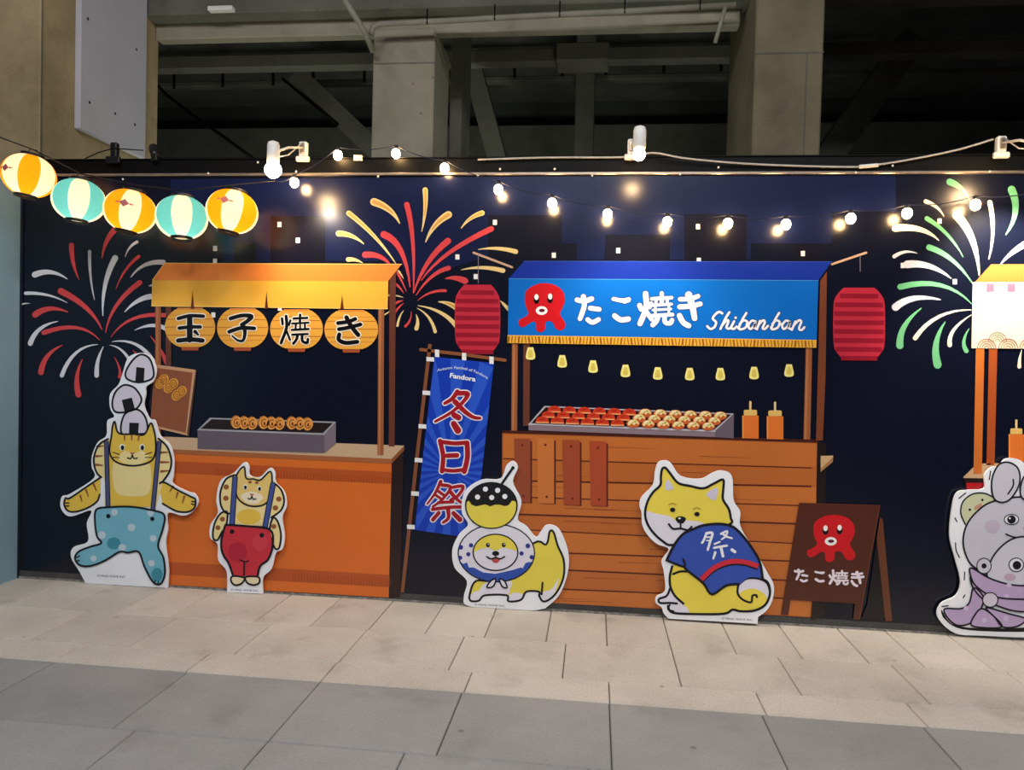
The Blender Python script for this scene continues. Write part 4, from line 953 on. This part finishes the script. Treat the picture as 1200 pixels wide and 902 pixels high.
a.line(bp, 1.7, CK, 2, closed=True); a.line(M(D1, (550, 725), (545, 790)), 1.6, CK, 3); a.build('dog_body', e)
a = Art(f, 4); a.ell(*D1(293, 560), 45.5, 34.5, CK, 0, n=36); a.ell(*D1(293, 560), 44, 33, DW, 1, n=36)
low = [D1(293 + 209 * math.cos(math.radians(t)), 560 + 157 * math.sin(math.radians(t))) for t in range(18, 163, 6)]
wav = [D1(x, y) for x, y in ((108, 620), (130, 612), (140, 640), (165, 640), (220, 668), (290, 675), (380, 655), (430, 640), (440, 645), (455, 615), (475, 610))]
a.poly(low + wav, DB, 2)
for x, y, r in ((95, 528, 2.8), (152, 517, 2.6), (137, 566, 2.5), (92, 586, 2.4), (468, 520, 2.8), (433, 562, 2.5), (490, 583, 2.6)): a.ell(*D1(x, y), r, r, DL, 2)
ruff = a.build('ruff', e)
a = Art(f, 5)
for pts in (((240, 750), (262, 715), (290, 705), (275, 745)), ((310, 705), (338, 715), (352, 752), (325, 745))): a.blob(M(D1, *pts), DW, 3); a.line(M(D1, *pts), 1.3, CK, 4, closed=True)
a.build('bow', ruff)
a = Art(f, 8); a.ell(*D1(288, 556), 27, 22, CK, 0, n=32); a.ell(*D1(288, 556), 25.4, 20.4, DW, 1, n=32)
cap_ = [D1(288 + 120 * math.cos(math.radians(t)), 556 + 97 * math.sin(math.radians(t))) for t in range(180, 361, 8)]
a.poly(cap_ + [D1(380, 540), D1(330, 528), D1(288, 548), D1(246, 528), D1(196, 540)], DY, 2)
for x in (246, 334): a.ell(*D1(x, 515), 2.3, 2.6, CK, 3); a.ell(*D1(x + 3, 511), 0.8, 0.8, DW, 4, n=8)
a.ell(*D1(289, 562), 4.2, 2.8, CK, 3); a.blob(M(D1, (262, 588), (289, 592), (316, 588), (302, 612), (278, 612)), card((196, 84, 84)), 3); a.line(M(D1, (240, 580), (262, 592), (289, 586), (316, 592), (338, 580)), 1.3, CK, 4); a.line(M(D1, (289, 566), (289, 586)), 1.1, CK, 4)
a.build('dog_face', e)
a = Art(f, 7); a.line([D1(325, 172), D1(385, 85)], 2.0, CK, 0); a.ell(*D1(385, 86), 2, 2, CK, 1); st_ = a.build('skewer', e)
a = Art(f, 8); a.ell(*D1(265, 295), 31, 27.6, CK, 0, n=32); a.ell(*D1(265, 297), 29.2, 25.8, DY, 1, n=32); dm = a.build('dumpling', e)
a = Art(f, 11); top_ = [D1(265 + 139 * math.cos(math.radians(t)), 297 + 125 * math.sin(math.radians(t))) for t in range(190, 351, 8)]
a.poly(top_ + [D1(x, y) for x, y in ((396, 270), (380, 268), (362, 292), (340, 298), (312, 290), (285, 290), (258, 300), (232, 288), (205, 294), (180, 300), (155, 290), (140, 268))], card((26, 26, 30)), 0)
for x, y in ((232, 204), (300, 211), (188, 248), (267, 251), (340, 245)): a.ell(*D1(x, y), 3.0, 3.0, CW, 1, n=14)
a.build('glaze', dm)
a = Art(f, 1); a.text('© MIND WAVE INC.', D1(258, 850)[0], D1(258, 851)[1], 2.4, CK, 0, rot=2.5, width=36); a.build('small_print', e)

# ---- 4: sitting dog in a blue festival jacket, seen from behind
E1, E2 = T(740, 530, 6.667), T(740, 620, 6.667)
B, e = standee('dog_standee', 838, 730.8, 1.0, 'cutout of a sitting yellow dog in a blue festival jacket with red sash'); e['group'] = GR
f = B.fn
B.slab(M(E1, (62, 412), (80, 345), (165, 255), (183, 150), (205, 82), (250, 62), (305, 78), (385, 182), (540, 205), (640, 155), (712, 142), (785, 185), (798, 370), (850, 460), (850, 570), (930, 715)) + M(E2, (985, 200), (1060, 335), (1110, 430), (1105, 540), (1060, 630), (990, 685, 1), (985, 738, 1), (290, 698, 1), (250, 655), (235, 610), (190, 575), (195, 525), (262, 480), (252, 330), (236, 245), (290, 155), (200, 115), (130, 50)) + M(E1, (85, 570), (78, 470)), e)
EY = card((242, 220, 84))
a = Art(f, 1); hp = M(E1, (240, 130), (265, 120), (300, 160), (365, 238), (460, 262), (560, 280), (640, 245), (715, 212), (718, 280), (715, 365), (760, 440), (775, 510), (770, 560), (560, 640), (330, 722), (240, 690), (150, 600), (108, 500), (120, 400), (165, 315), (225, 255), (230, 190))
a.blob(hp, EY, 0); a.blob(M(E1, (110, 465), (200, 480), (300, 500), (360, 540), (430, 530), (560, 550), (545, 600), (500, 650), (330, 715), (245, 688), (150, 600)), DW, 1)
a.line(hp, 2.0, CK, 3, closed=True)
hdg = a.build('dog_head', e)
a = Art(f, 3)
for pts in (((280, 210), (325, 270), (315, 290), (265, 288)), ((668, 275), (665, 350), (640, 372), (585, 325))): a.blob(M(E1, *pts), card((216, 208, 228)), 0)
for x, y in ((322, 448), (512, 482)): a.ell(*E1(x, y), 3.2, 2.6, CK, 2); a.line(M(E1, (x - 30, y - 38), (x, y - 50), (x + 26, y - 38)), 1.0, card((170, 140, 40)), 1)
a.blob(M(E1, (345, 512), (385, 498), (425, 514), (410, 548), (385, 556), (358, 545)), CK, 2); a.ell(*E1(375, 515), 1.6, 1.0, CW, 3, n=10)
a.line(M(E1, (384, 552), (384, 592)), 1.4, CK, 2); a.line(M(E1, (292, 560), (325, 596), (384, 594), (440, 606), (470, 580)), 1.7, CK, 3); a.build('face', hdg)
# haunches and tail
a = Art(f, 3); bp = M(E2, (320, 285), (310, 350), (300, 420), (330, 510), (400, 580), (440, 620), (480, 655), (720, 660), (790, 628), (850, 640), (960, 635), (1050, 580), (1080, 490), (1060, 410), (960, 375), (870, 390), (740, 420), (560, 400), (420, 280))
a.blob(bp, EY, 0); a.line(M(E2, (325, 350), (380, 330), (440, 330)), 1.8, CK, 2); a.line(M(E2, (318, 290), (300, 370), (305, 450), (340, 520), (405, 580)), 2.0, CK, 2); a.line(M(E2, (285, 600), (320, 650), (480, 662), (720, 660), (790, 628), (850, 640), (960, 635), (1045, 590), (1082, 500), (1060, 410), (980, 380)), 2.0, CK, 2); bdy = a.build('haunches', e)
a = Art(f, 2); a.blob(M(E2, (300, 470), (275, 520), (215, 545), (225, 575), (290, 585), (285, 640), (320, 655), (490, 655), (400, 585), (340, 520)), DW, 0); a.line(M(E2, (300, 465), (275, 520), (215, 545), (225, 575), (300, 575), (355, 580)), 1.8, CK, 2); a.line(M(E2, (300, 590), (285, 625), (330, 640)), 1.4, CK, 2); a.build('paws', e)
a = Art(f, 5); a.ell(*E2(955, 480), 18.4, 15.2, DW, 0, rot=12, n=28); a.blob(M(E2, (840, 510), (900, 470), (980, 470), (1050, 520), (1040, 580), (960, 620), (860, 590)), EY, 1)
a.line(M(E2, (835, 430), (830, 500), (870, 550), (935, 570), (945, 520), (975, 515), (980, 530)), 1.8, CK, 2); a.line(M(E2, (840, 430), (900, 385), (990, 385), (1060, 420), (1083, 490)), 1.9, CK, 2); a.build('tail', e)
# jacket
JB = card((56, 84, 178))
a = Art(f, 8); jp = M(E2, (275, 242, 1), (330, 130), (400, 40), (480, 0), (560, -30), (680, -42), (780, -25), (850, 30), (930, 130), (1000, 250), (1025, 385, 1), (920, 375), (840, 430), (740, 440), (628, 508, 1), (560, 410), (440, 325), (405, 290, 1))
a.blob(jp, JB, 0); a.line(jp[:11] , 2.2, CK, 2); a.line(M(E2, (275, 242), (410, 292), (405, 235)), 1.8, CK, 2); a.line(M(E2, (410, 290), (440, 325), (560, 420), (628, 508), (740, 440), (835, 428)), 2.0, CK, 2); a.line([E2(275, 242), E2(330, 130)], 2.0, CK, 2)
jk = a.build('festival_jacket', e)
a = Art(f, 10); a.line(M(E2, (548, 395), (640, 310), (760, 262), (880, 262), (990, 295)), 7.2, CK, 0, cap=False); a.line(M(E2, (546, 393), (640, 305), (760, 255), (880, 255), (990, 288)), 5.6, card((212, 48, 66)), 1, cap=False)
a.build('sash', jk)
jl = conv([([(585, 35), (565, 85), (552, 105)], 18), ([(585, 32), (632, 30), (615, 95), (596, 160)], 22, 18), ([(590, 62), (622, 62)], 12), ([(588, 88), (615, 88)], 10), ([(700, 35), (748, 15), (735, 55), (705, 78)], 18, 14), ([(708, 32), (745, 58), (785, 70)], 18, 14), ([(650, 115), (690, 98)], 15), ([(645, 145), (700, 135), (745, 128)], 18), ([(700, 145), (715, 210)], 22), ([(655, 180), (640, 228)], 20, 16), ([(785, 160), (808, 176)], 24)], E2, 6.667)
a = Art(f, 11)
for p, w, w2 in jl: a.line(p, w, card((244, 244, 248)), 0, w2)
a.build('back_lettering', jk, 'white hand-drawn character')
a = Art(f, 1); a.text('© MIND WAVE INC.', E2(828, 704)[0], E2(828, 703)[1], 2.4, CK, 0, rot=3, width=37); a.build('small_print', e)

# ---- 5: big white rabbit with a lilac scarf, cut by the frame
F1 = T(1080, 530, 4.1)
B, e = standee('rabbit_standee', 1160, 744.0, 1.05, 'large cutout of a pale rabbit in lilac scarf at the right edge'); e['group'] = GR
f = B.fn
RW, RL, RP = card((206, 204, 216)), card((190, 166, 204)), card((200, 170, 190))
B.slab(M(F1, (78, 790), (95, 725), (165, 688), (188, 620), (165, 520), (136, 400), (148, 260), (172, 192), (230, 180), (300, 172), (302, 110), (335, 72), (372, 66), (400, 34), (445, 28), (490, 50), (520, 110), (560, 170), (640, 250), (690, 400), (690, 600), (740, 780), (690, 880), (490, 888), (300, 880), (160, 868)), e)
a = Art(f, 1)
for q in (((180, 220), (212, 195)), ((160, 315), (170, 332)), ((163, 435), (166, 470), (182, 505)), ((207, 575), (205, 612)), ((208, 685), (200, 698)), ((98, 740), (128, 736)), ((325, 130), (332, 90))): a.line(M(F1, *q), 1.0, CK, 0)
a.build('drawn_dashes', e)
a = Art(f, 2); a.blob(M(F1, (190, 300), (195, 240), (240, 200), (300, 195), (345, 215), (330, 250), (240, 310), (210, 345)), card((206, 210, 172)), 0); a.line(M(F1, (210, 345), (188, 290), (200, 235), (245, 200), (300, 196), (345, 215)), 1.2, CK, 1)
for x, y in ((232, 275), (292, 228)): a.ell(*F1(x, y), 1.5, 1.5, CK, 1, n=10)
a.blob(M(F1, (254, 262), (285, 244), (288, 258), (260, 276)), card((206, 150, 130)), 1); a.build('small_chick', e)
a = Art(f, 3); hp = M(F1, (345, 235), (260, 290), (212, 360), (200, 440), (225, 520), (265, 560), (330, 600), (480, 640), (640, 600), (680, 440), (630, 280), (520, 215))
a.blob(hp, RW, 0); a.line(hp, 1.5, CK, 1, closed=True); a.ell(*F1(340, 355), 9, 8, card((198, 184, 204)), 1); hdg = a.build('rabbit_head', e)
for k, pts in enumerate((((345, 215), (338, 130), (370, 60), (420, 48), (465, 80), (470, 150), (430, 220), (385, 240)), ((480, 215), (485, 130), (540, 70), (600, 90), (610, 170), (560, 235)))):
    a = Art(f, 5 + k * 2); a.blob(M(F1, *pts), RW, 0); a.line(M(F1, *pts), 1.4, CK, 1, closed=True); a.line(M(F1, *((440, 130), (440, 160), (415, 200))) if k == 0 else M(F1, *((560, 130), (560, 170), (545, 200))), 1.3, CK, 1); a.build('ear', hdg)
a = Art(f, 6)
for x in (432, 590): a.ell(*F1(x, 322), 9, 6.5, CK, 0); a.ell(*F1(x, 322), 7.9, 5.4, card((236, 234, 240)), 1); a.ell(*F1(x, 322), 5, 5, CK, 2); a.ell(*F1(x - 8, 316), 1.2, 1.2, CW, 3, n=8)
a.ell(*F1(510, 362), 5, 3.6, card((206, 130, 150)), 1); a.line(M(F1, (510, 375), (505, 400), (450, 408), (405, 392)), 1.3, CK, 1); a.line(M(F1, (510, 375), (520, 402), (580, 405)), 1.3, CK, 1); a.build('face', hdg)
a = Art(f, 8); cp = M(F1, (320, 560), (350, 490), (410, 430), (480, 405), (560, 420), (640, 500), (660, 640), (480, 660), (330, 610)); a.blob(cp, card((212, 210, 222)), 0); a.line(cp, 1.4, CK, 1, closed=True)
a.ell(*F1(455, 540), 9.2, 8.6, CK, 1); a.ell(*F1(455, 540), 8, 7.4, card((232, 230, 238)), 2); a.ell(*F1(458, 542), 5, 5, CK, 3); a.ell(*F1(300, 545), 9, 9.6, CK, 1); a.ell(*F1(300, 545), 7.8, 8.4, RW, 2); a.ell(*F1(300, 545), 3, 3, CK, 3); a.ell(*F1(425, 598), 7, 4, RP, 2); a.build('young_rabbit', e)
def scarf(pts, nm='scarf_fold', b=11):
    a = Art(f, b); a.blob(M(F1, *pts), RL, 0); a.line(M(F1, *pts), 1.4, CK, 1, closed=True)
    cx = sum(p[0] for p in pts) / len(pts); cy = sum(p[1] for p in pts) / len(pts); a.ell(*F1(cx, cy), 3, 3, card((206, 190, 220)), 1); a.build(nm, e)
scarf(((240, 555), (235, 590), (260, 640), (340, 690), (480, 705), (700, 690), (700, 620), (480, 640), (340, 610)))
scarf(((235, 595), (245, 645), (290, 700), (360, 735), (480, 765), (690, 750), (700, 690), (480, 705), (340, 690), (260, 640)), b=10)
scarf(((250, 650), (230, 720), (190, 750), (110, 752), (130, 800), (180, 832), (250, 810), (290, 740), (295, 690)), b=9)
scarf(((290, 750), (250, 790), (240, 830), (300, 842), (385, 838), (350, 790)), b=12)
scarf(((310, 745), (350, 790), (390, 838), (460, 835), (500, 800), (420, 775)), b=11)
a = Art(f, 15); a.ell(*F1(330, 708), 9.6, 9.2, CK, 0); a.ell(*F1(330, 708), 8.3, 7.9, card((216, 206, 220)), 1); a.build('scarf_knot', e)
a = Art(f, 1); a.blob(M(F1, (95, 755), (130, 810), (180, 835), (300, 845), (480, 842), (660, 820), (640, 850), (460, 862), (200, 850), (110, 800)), CK, 0); a.build('drawn_shadow_line', e)

# ================================================================ LANTERNS
YL = D - 0.30
def paper(name, rgb, tr=0.75, em=0.0):
    m = bpy.data.materials.new(name); m.use_nodes = True; nt = m.node_tree; MATS[name] = m
    for n in list(nt.nodes):
        if n.type != 'OUTPUT_MATERIAL': nt.nodes.remove(n)
    out = [n for n in nt.nodes if n.type == 'OUTPUT_MATERIAL'][0]
    d = nt.nodes.new('ShaderNodeBsdfDiffuse'); t = nt.nodes.new('ShaderNodeBsdfTranslucent'); mx = nt.nodes.new('ShaderNodeMixShader')
    nz = nt.nodes.new('ShaderNodeTexNoise'); nz.inputs['Scale'].default_value = 40; tc = nt.nodes.new('ShaderNodeTexCoord'); nt.links.new(tc.outputs['Object'], nz.inputs['Vector'])
    mc = nt.nodes.new('ShaderNodeMix'); mc.data_type = 'RGBA'; mc.inputs[6].default_value = lin(rgb); mc.inputs[7].default_value = [v * 0.88 for v in lin(rgb)[:3]] + [1]
    nt.links.new(nz.outputs['Fac'], mc.inputs[0]); nt.links.new(mc.outputs[2], d.inputs['Color']); nt.links.new(mc.outputs[2], t.inputs['Color'])
    mx.inputs[0].default_value = tr; nt.links.new(d.outputs[0], mx.inputs[1]); nt.links.new(t.outputs[0], mx.inputs[2]); nt.links.new(mx.outputs[0], out.inputs['Surface'])
    return m
PO, PC, PT = paper('orange_lantern_paper', (250, 160, 22)), paper('cream_lantern_paper', (252, 240, 214)), paper('teal_lantern_paper', (96, 190, 200))
def lantern(px, py, colr, phase, tilt, turn, emblem, label, P=1.0):
    c = at(px, py, YL); e = empty('paper_lantern', c, label, 'lantern', 'paper lanterns on the cord at upper left')
    R_, Hh = 0.150, 0.120; FR0 = -math.pi / 2 + math.atan2(-c.x, c.y); rot = Matrix.Rotation(math.radians(tilt), 3, 'Y') @ Matrix.Rotation(math.radians(turn), 3, 'X')
    V, F, FMi = [], [], []; NU, NV = 48, 40
    def prof(v):                                        # v -1..1 bottom..top
        a = v * math.radians(68); return R_ * math.cos(a) ** 0.9, Hh * math.sin(a) / math.sin(math.radians(68))
    for j in range(NV + 1):
        v = -1 + 2 * j / NV; r, z = prof(v); r -= 0.0016 * (j % 2)
        for i in range(NU):
            t = 2 * math.pi * i / NU + FR0
            V.append(c + rot @ Vector((r * math.cos(t), r * math.sin(t), z)))
    for j in range(NV):
        for i in range(NU):
            k = (i + 1) % NU
            F.append((j * NU + i, j * NU + k, (j + 1) * NU + k, (j + 1) * NU + i)); FMi.append(((i + 3 + phase * 6) // 6) % 2)
    # gores: 6 of 8 segments each
    keep(link_mesh('paper_shell', V, F, [PC if False else colr, PC], FMi, None, True), e)
    for s, nm in ((1, 'top_ring'), (-1, 'bottom_ring')):
        r, z = prof(s); bm = bmesh.new()
        rings = []
        for rr, zz in ((r * 0.92, z), (r * 1.04, z), (r * 1.04, z + s * 0.016), (r * 0.92, z + s * 0.016)):
            rings.append([bm.verts.new(c + rot @ Vector((rr * math.cos(2 * math.pi * k / 28), rr * math.sin(2 * math.pi * k / 28), zz))) for k in range(28)])
        for q in range(4):
            for k in range(28): bm.faces.new((rings[q][k], rings[q][(k + 1) % 28], rings[(q + 1) % 4][(k + 1) % 28], rings[(q + 1) % 4][k]))
        bmesh.ops.recalc_face_normals(bm, faces=bm.faces); keep(from_bm(nm, bm, M_BLACKP), e)
    top = c + rot @ Vector((0, 0, Hh + 0.016))
    bm = bmesh.new(); bm_tube(bm, [top + rot @ Vector((-0.05, 0, 0)), top + rot @ Vector((-0.02, 0, 0.03)), top + rot @ Vector((0.02, 0, 0.03)), top + rot @ Vector((0.05, 0, 0))], 0.002, 6); keep(from_bm('wire_handle', bm, M_BLACKM), e)
    bu = sphere('bulb', c + rot @ Vector((0, 0, 0.01)), 0.022, emit('lantern_bulb', (255, 214, 150), 25), e)
    pl = point('lantern_light', c + rot @ Vector((0, 0, -0.035)), P, (1.0, 0.84, 0.66), 0.02); keep(pl, e)
    if emblem:
        cx, cz = emblem; a0 = cx; M_EM = mat('emblem_ink', (168, 92, 96), 0.7)
        vs, fs = [], []
        for pts in ([(-.030, 0), (-.014, .012), (0, .024), (.014, .012), (.030, 0), (.014, -.012), (0, -.024), (-.014, -.012)], [(-.052, .003), (-.030, .006), (-.030, -.006), (-.052, -.003)], [(.030, .006), (.052, .003), (.052, -.003), (.030, -.006)]):
            b = len(vs)
            for x, z in pts:
                zz = z + cz; v = math.asin(max(-1, min(1, zz / Hh * math.sin(math.radians(68))))) / math.radians(68); r, _ = prof(v); r += 0.0015; t = FR0 + a0 + x / R_
                vs.append(c + rot @ Vector((r * math.cos(t), r * math.sin(t), zz)))
            fs.append(tuple(range(b, b + len(pts))))
        keep(link_mesh('emblem', vs, fs, [M_EM]), e)
    return top
tops = [lantern(34, 206, PO, 0, 7, -4, (-0.95, 0.0), 'leftmost paper lantern, cream with an orange middle panel'),
        lantern(92.5, 235, PT, 1, 3, -4, None, 'teal and white paper lantern, second from the left'),
        lantern(152.5, 247.5, PO, 1, 9, -4, (-0.25, 0.02), 'orange and cream paper lantern with a small emblem, middle of the five'),
        lantern(213, 255, PT, 1, -2, -4, None, 'teal and white paper lantern, fourth from the left'),
        lantern(272, 248, PO, 1, 9, -4, (-0.35, 0.035), 'bright orange and cream paper lantern, fifth from the left, above the awning')]
pcord = [at(-60, 130, YL), at(3, 162, YL)] + [t + Vector((0, 0, 0.03)) for t in tops] + [at(322, 212, D - 0.16)]
cd = tube('lantern_cord', pcord, 0.004, M_BLACKP, None, 6); tag(cd, 'thin dark cord that the paper lanterns hang from', 'cord')

# ================================================================ FESTOON BULBS
YB = D - 0.10
M_BULB = emit('warm_bulb_glass', (255, 205, 140), 110)
SOCK = mat('bulb_socket', (34, 32, 34), 0.5)
bl = [(345, 214, 'bulb of the light string directly below the left white clip lamp'), (396, 182, 'string bulb just above the rail, left of the middle column'), (464, 180, 'string bulb glowing before the foot of the middle column'), (521, 197, 'string bulb on the black rail right of the middle column'),
      (584, 222, 'string bulb up and right of the red and cream firework'), (647, 238, 'string bulb above the left end of the blue awning'), (712, 251, 'string bulb over the octopus-sign lettering, left of the lamp reflection'), (782, 260, 'string bulb above the middle of the blue awning'),
      (853, 262, 'string bulb above the script name on the blue sign'), (921, 263, 'string bulb near the right end of the blue awning'), (997, 256, 'string bulb above the rod of the right red lantern'), (1063, 250, 'string bulb just left of the green firework'), (1143, 240, 'string bulb over the green firework, rightmost of the string')]
cable = [pcord[-1]]
for px, py, lab in bl:
    yb_ = YB if py > 200 else D - 0.06
    c = at(px, py, yb_); e = empty('string_bulb', c, lab, 'bulb', 'bulbs on the light string')
    keep(sphere('glass_bulb', c, 0.027, M_BULB, None, sz=1.15), e)
    keep(tube('socket', [c + Vector((0, 0, 0.02)), c + Vector((0, 0, 0.05))], 0.013, SOCK, None, 10), e)
    cable.append(c + Vector((0, 0, 0.05)))
cable.append(at(1225, 222, YB))
full = []
for i in range(len(cable) - 1):
    p, q = cable[i], cable[i + 1]
    for k in range(5):
        t = k / 5; full.append(p.lerp(q, t) - Vector((0, 0, 0.02 * 4 * t * (1 - t))))
full.append(cable[-1])
cd = tube('light_string_cable', full, 0.003, mat('navy_cable', (24, 28, 52), 0.5), None, 6); tag(cd, 'dark sagging cable of the light string across the banner top', 'cable')

# ================================================================ CLIP LAMPS
M_PAR = emit('lamp_glass', (255, 212, 160), 120)
def clip(px, py, s, m, parent, yy=None):
    """spring clamp biting the top rail"""
    c = at(px, py, D - 0.02); z0 = Z_RAIL + 0.006
    o = box('clamp', (c.x - 0.026 * s, D - 0.045, z0), (c.x + 0.026 * s, D - 0.005, z0 + 0.10 * s), m, parent, 0.006)
    box('clamp_jaw', (c.x - 0.045 * s, D - 0.05, z0 - 0.03), (c.x + 0.045 * s, D - 0.022, z0 + 0.004), m, o, 0.006)
    box('spring_plate', (c.x - 0.016 * s, D - 0.055, z0 + 0.02), (c.x + 0.016 * s, D - 0.044, z0 + 0.085 * s), M_ALU, o, 0.003)
    return c
def clip_lamp(px, py, cpx, cpy, aim, label, P, ang, YY, blend=0.7, body=0.036, R_=0.047):
    c = at(px, py, YY); e = empty('clip_lamp', c, label, 'lamp', 'white clip lamps on the top rail')
    keep(sphere('lamp_bulb', c, R_, M_PAR, None, sz=1.0), e)
    h = c + Vector((0, 0, R_ * 0.6))
    bm = bmesh.new(); bm_tube(bm, [h, h + Vector((0, 0, 0.02)), h + Vector((0, 0, 0.11)), h + Vector((0, 0, 0.128)), h + Vector((0, 0, 0.136))], [body * 0.8, body, body * 0.97, body * 0.8, body * 0.3], 20)
    bmesh.ops.recalc_face_normals(bm, faces=bm.faces); keep(from_bm('lamp_holder', bm, M_WHITEP, None, True), e)
    k = clip(cpx, cpy, 0.95, M_WHITEP, e)
    kk = Vector((k.x, D - 0.05, Z_RAIL + 0.06))
    keep(tube('arm', [h + Vector((0, 0, 0.07)), (h + kk) / 2 + Vector((0, 0, 0.05)), kk], 0.007, M_WHITEP), e)
    keep(tube('lead', [h + Vector((0, 0, 0.04)), (h + kk) / 2 + Vector((0, 0, 0.005)), kk + Vector((0, 0, 0.03))], 0.004, M_WHITEP, None, 6), e)
    d = (Vector(aim) - c).normalized()
    s = spot('lamp_beam', c + d * (R_ + 0.01), aim, P, (1.0, 0.87, 0.70), ang, blend, 0.035); s.matrix_world = s.matrix_basis; bpy.context.view_layer.update(); keep(s, e)
    return e
clip_lamp(320, 199, 356, 186, at(392, 350, D), 'white clip lamp with a glowing bulb, just right of the paper lanterns', 26, 95, D - 0.45)
clip_lamp(749, 181, 740, 184, at(748, 640, D - 0.5), 'white clip lamp on the rail above the blue awning', 60, 120, D - 0.40, R_=0.034)
clip_lamp(1214, 190, 1172, 172, at(1176, 360, D), 'white clip lamp at right whose clamp stands on the rail', 120, 95, D - 0.40)
# black clip lamps at the left end
for px, w_, lab in ((135, 1, 'black clamp on the rail under the grey panel'), (178, 2, 'black clip lamp turned away, beside the pier edge')):
    c = at(px, 185, D - 0.02); e = empty('clip_lamp', (c.x, D - 0.03, Z_RAIL), lab, 'lamp')
    z0 = Z_RAIL + 0.006
    if w_ == 1:
        k = box('clamp', (c.x - 0.022, D - 0.045, z0), (c.x + 0.022, D - 0.005, z0 + 0.10), M_BLACKP, e, 0.006); box('clamp_jaw', (c.x - 0.05, D - 0.05, z0 - 0.035), (c.x + 0.045, D - 0.022, z0 + 0.01), M_BLACKP, k, 0.006)
        keep(tube('lead', [Vector((c.x - 0.2, D - 0.03, z0)), Vector((c.x - 0.1, D - 0.05, z0 + 0.03)), Vector((c.x, D - 0.045, z0 + 0.06)), Vector((c.x + 0.12, D - 0.05, z0 + 0.05)), Vector((c.x + 0.2, D - 0.03, z0 + 0.05))], 0.004, M_BLACKP, None, 6), e)
    else:
        keep(tube('lamp_holder', [Vector((c.x + 0.03, D - 0.02, z0)), Vector((c.x - 0.035, D + 0.05, z0 + 0.09))], 0.03, M_BLACKP, None, 14), e); box('clamp', (c.x + 0.005, D - 0.045, z0 - 0.02), (c.x + 0.045, D - 0.01, z0 + 0.03), M_BLACKP, e, 0.004)
k_ = box('cable_clip', at(414, 188, D - 0.03), at(424, 181, D - 0.03) + Vector((0, 0.03, 0)), M_WHITEP, None, 0.004); tag(k_, 'small white clip on the rail at the left foot of the middle column', 'clip')
# white supply cable along the rail
pts = [at(560, 187, D - 0.03), at(640, 184.5, D - 0.03), at(735, 184, D - 0.03), at(765, 179, D - 0.06), at(800, 185, D - 0.05), at(850, 190, D - 0.04), at(900, 193, D - 0.03), at(960, 195, D - 0.03), at(1005, 195.5, D - 0.03), at(1020, 194, D - 0.03), at(1060, 188, D - 0.03), at(1120, 176, D - 0.03), at(1164, 163, D - 0.04)]
P2 = []
for i in range(len(pts) - 1):
    p0, p1, p2, p3 = pts[max(i - 1, 0)], pts[i], pts[i + 1], pts[min(i + 2, len(pts) - 1)]
    for k in range(4):
        t = k / 4; P2.append(0.5 * ((2 * p1) + (p2 - p0) * t + (2 * p0 - 5 * p1 + 4 * p2 - p3) * t * t + (3 * p1 - p0 - 3 * p2 + p3) * t ** 3))
P2.append(pts[-1])
cb_ = tube('power_cable', P2, 0.0055, mat('grey_cable', (176, 172, 165), 0.5), None, 8); tag(cb_, 'pale grey power cable draped along the black rail', 'cable')
tube('cable_joiner', [at(1007, 195.3, D - 0.036), at(1029, 193.5, D - 0.036)], 0.011, M_WHITEP, cb_, 10)
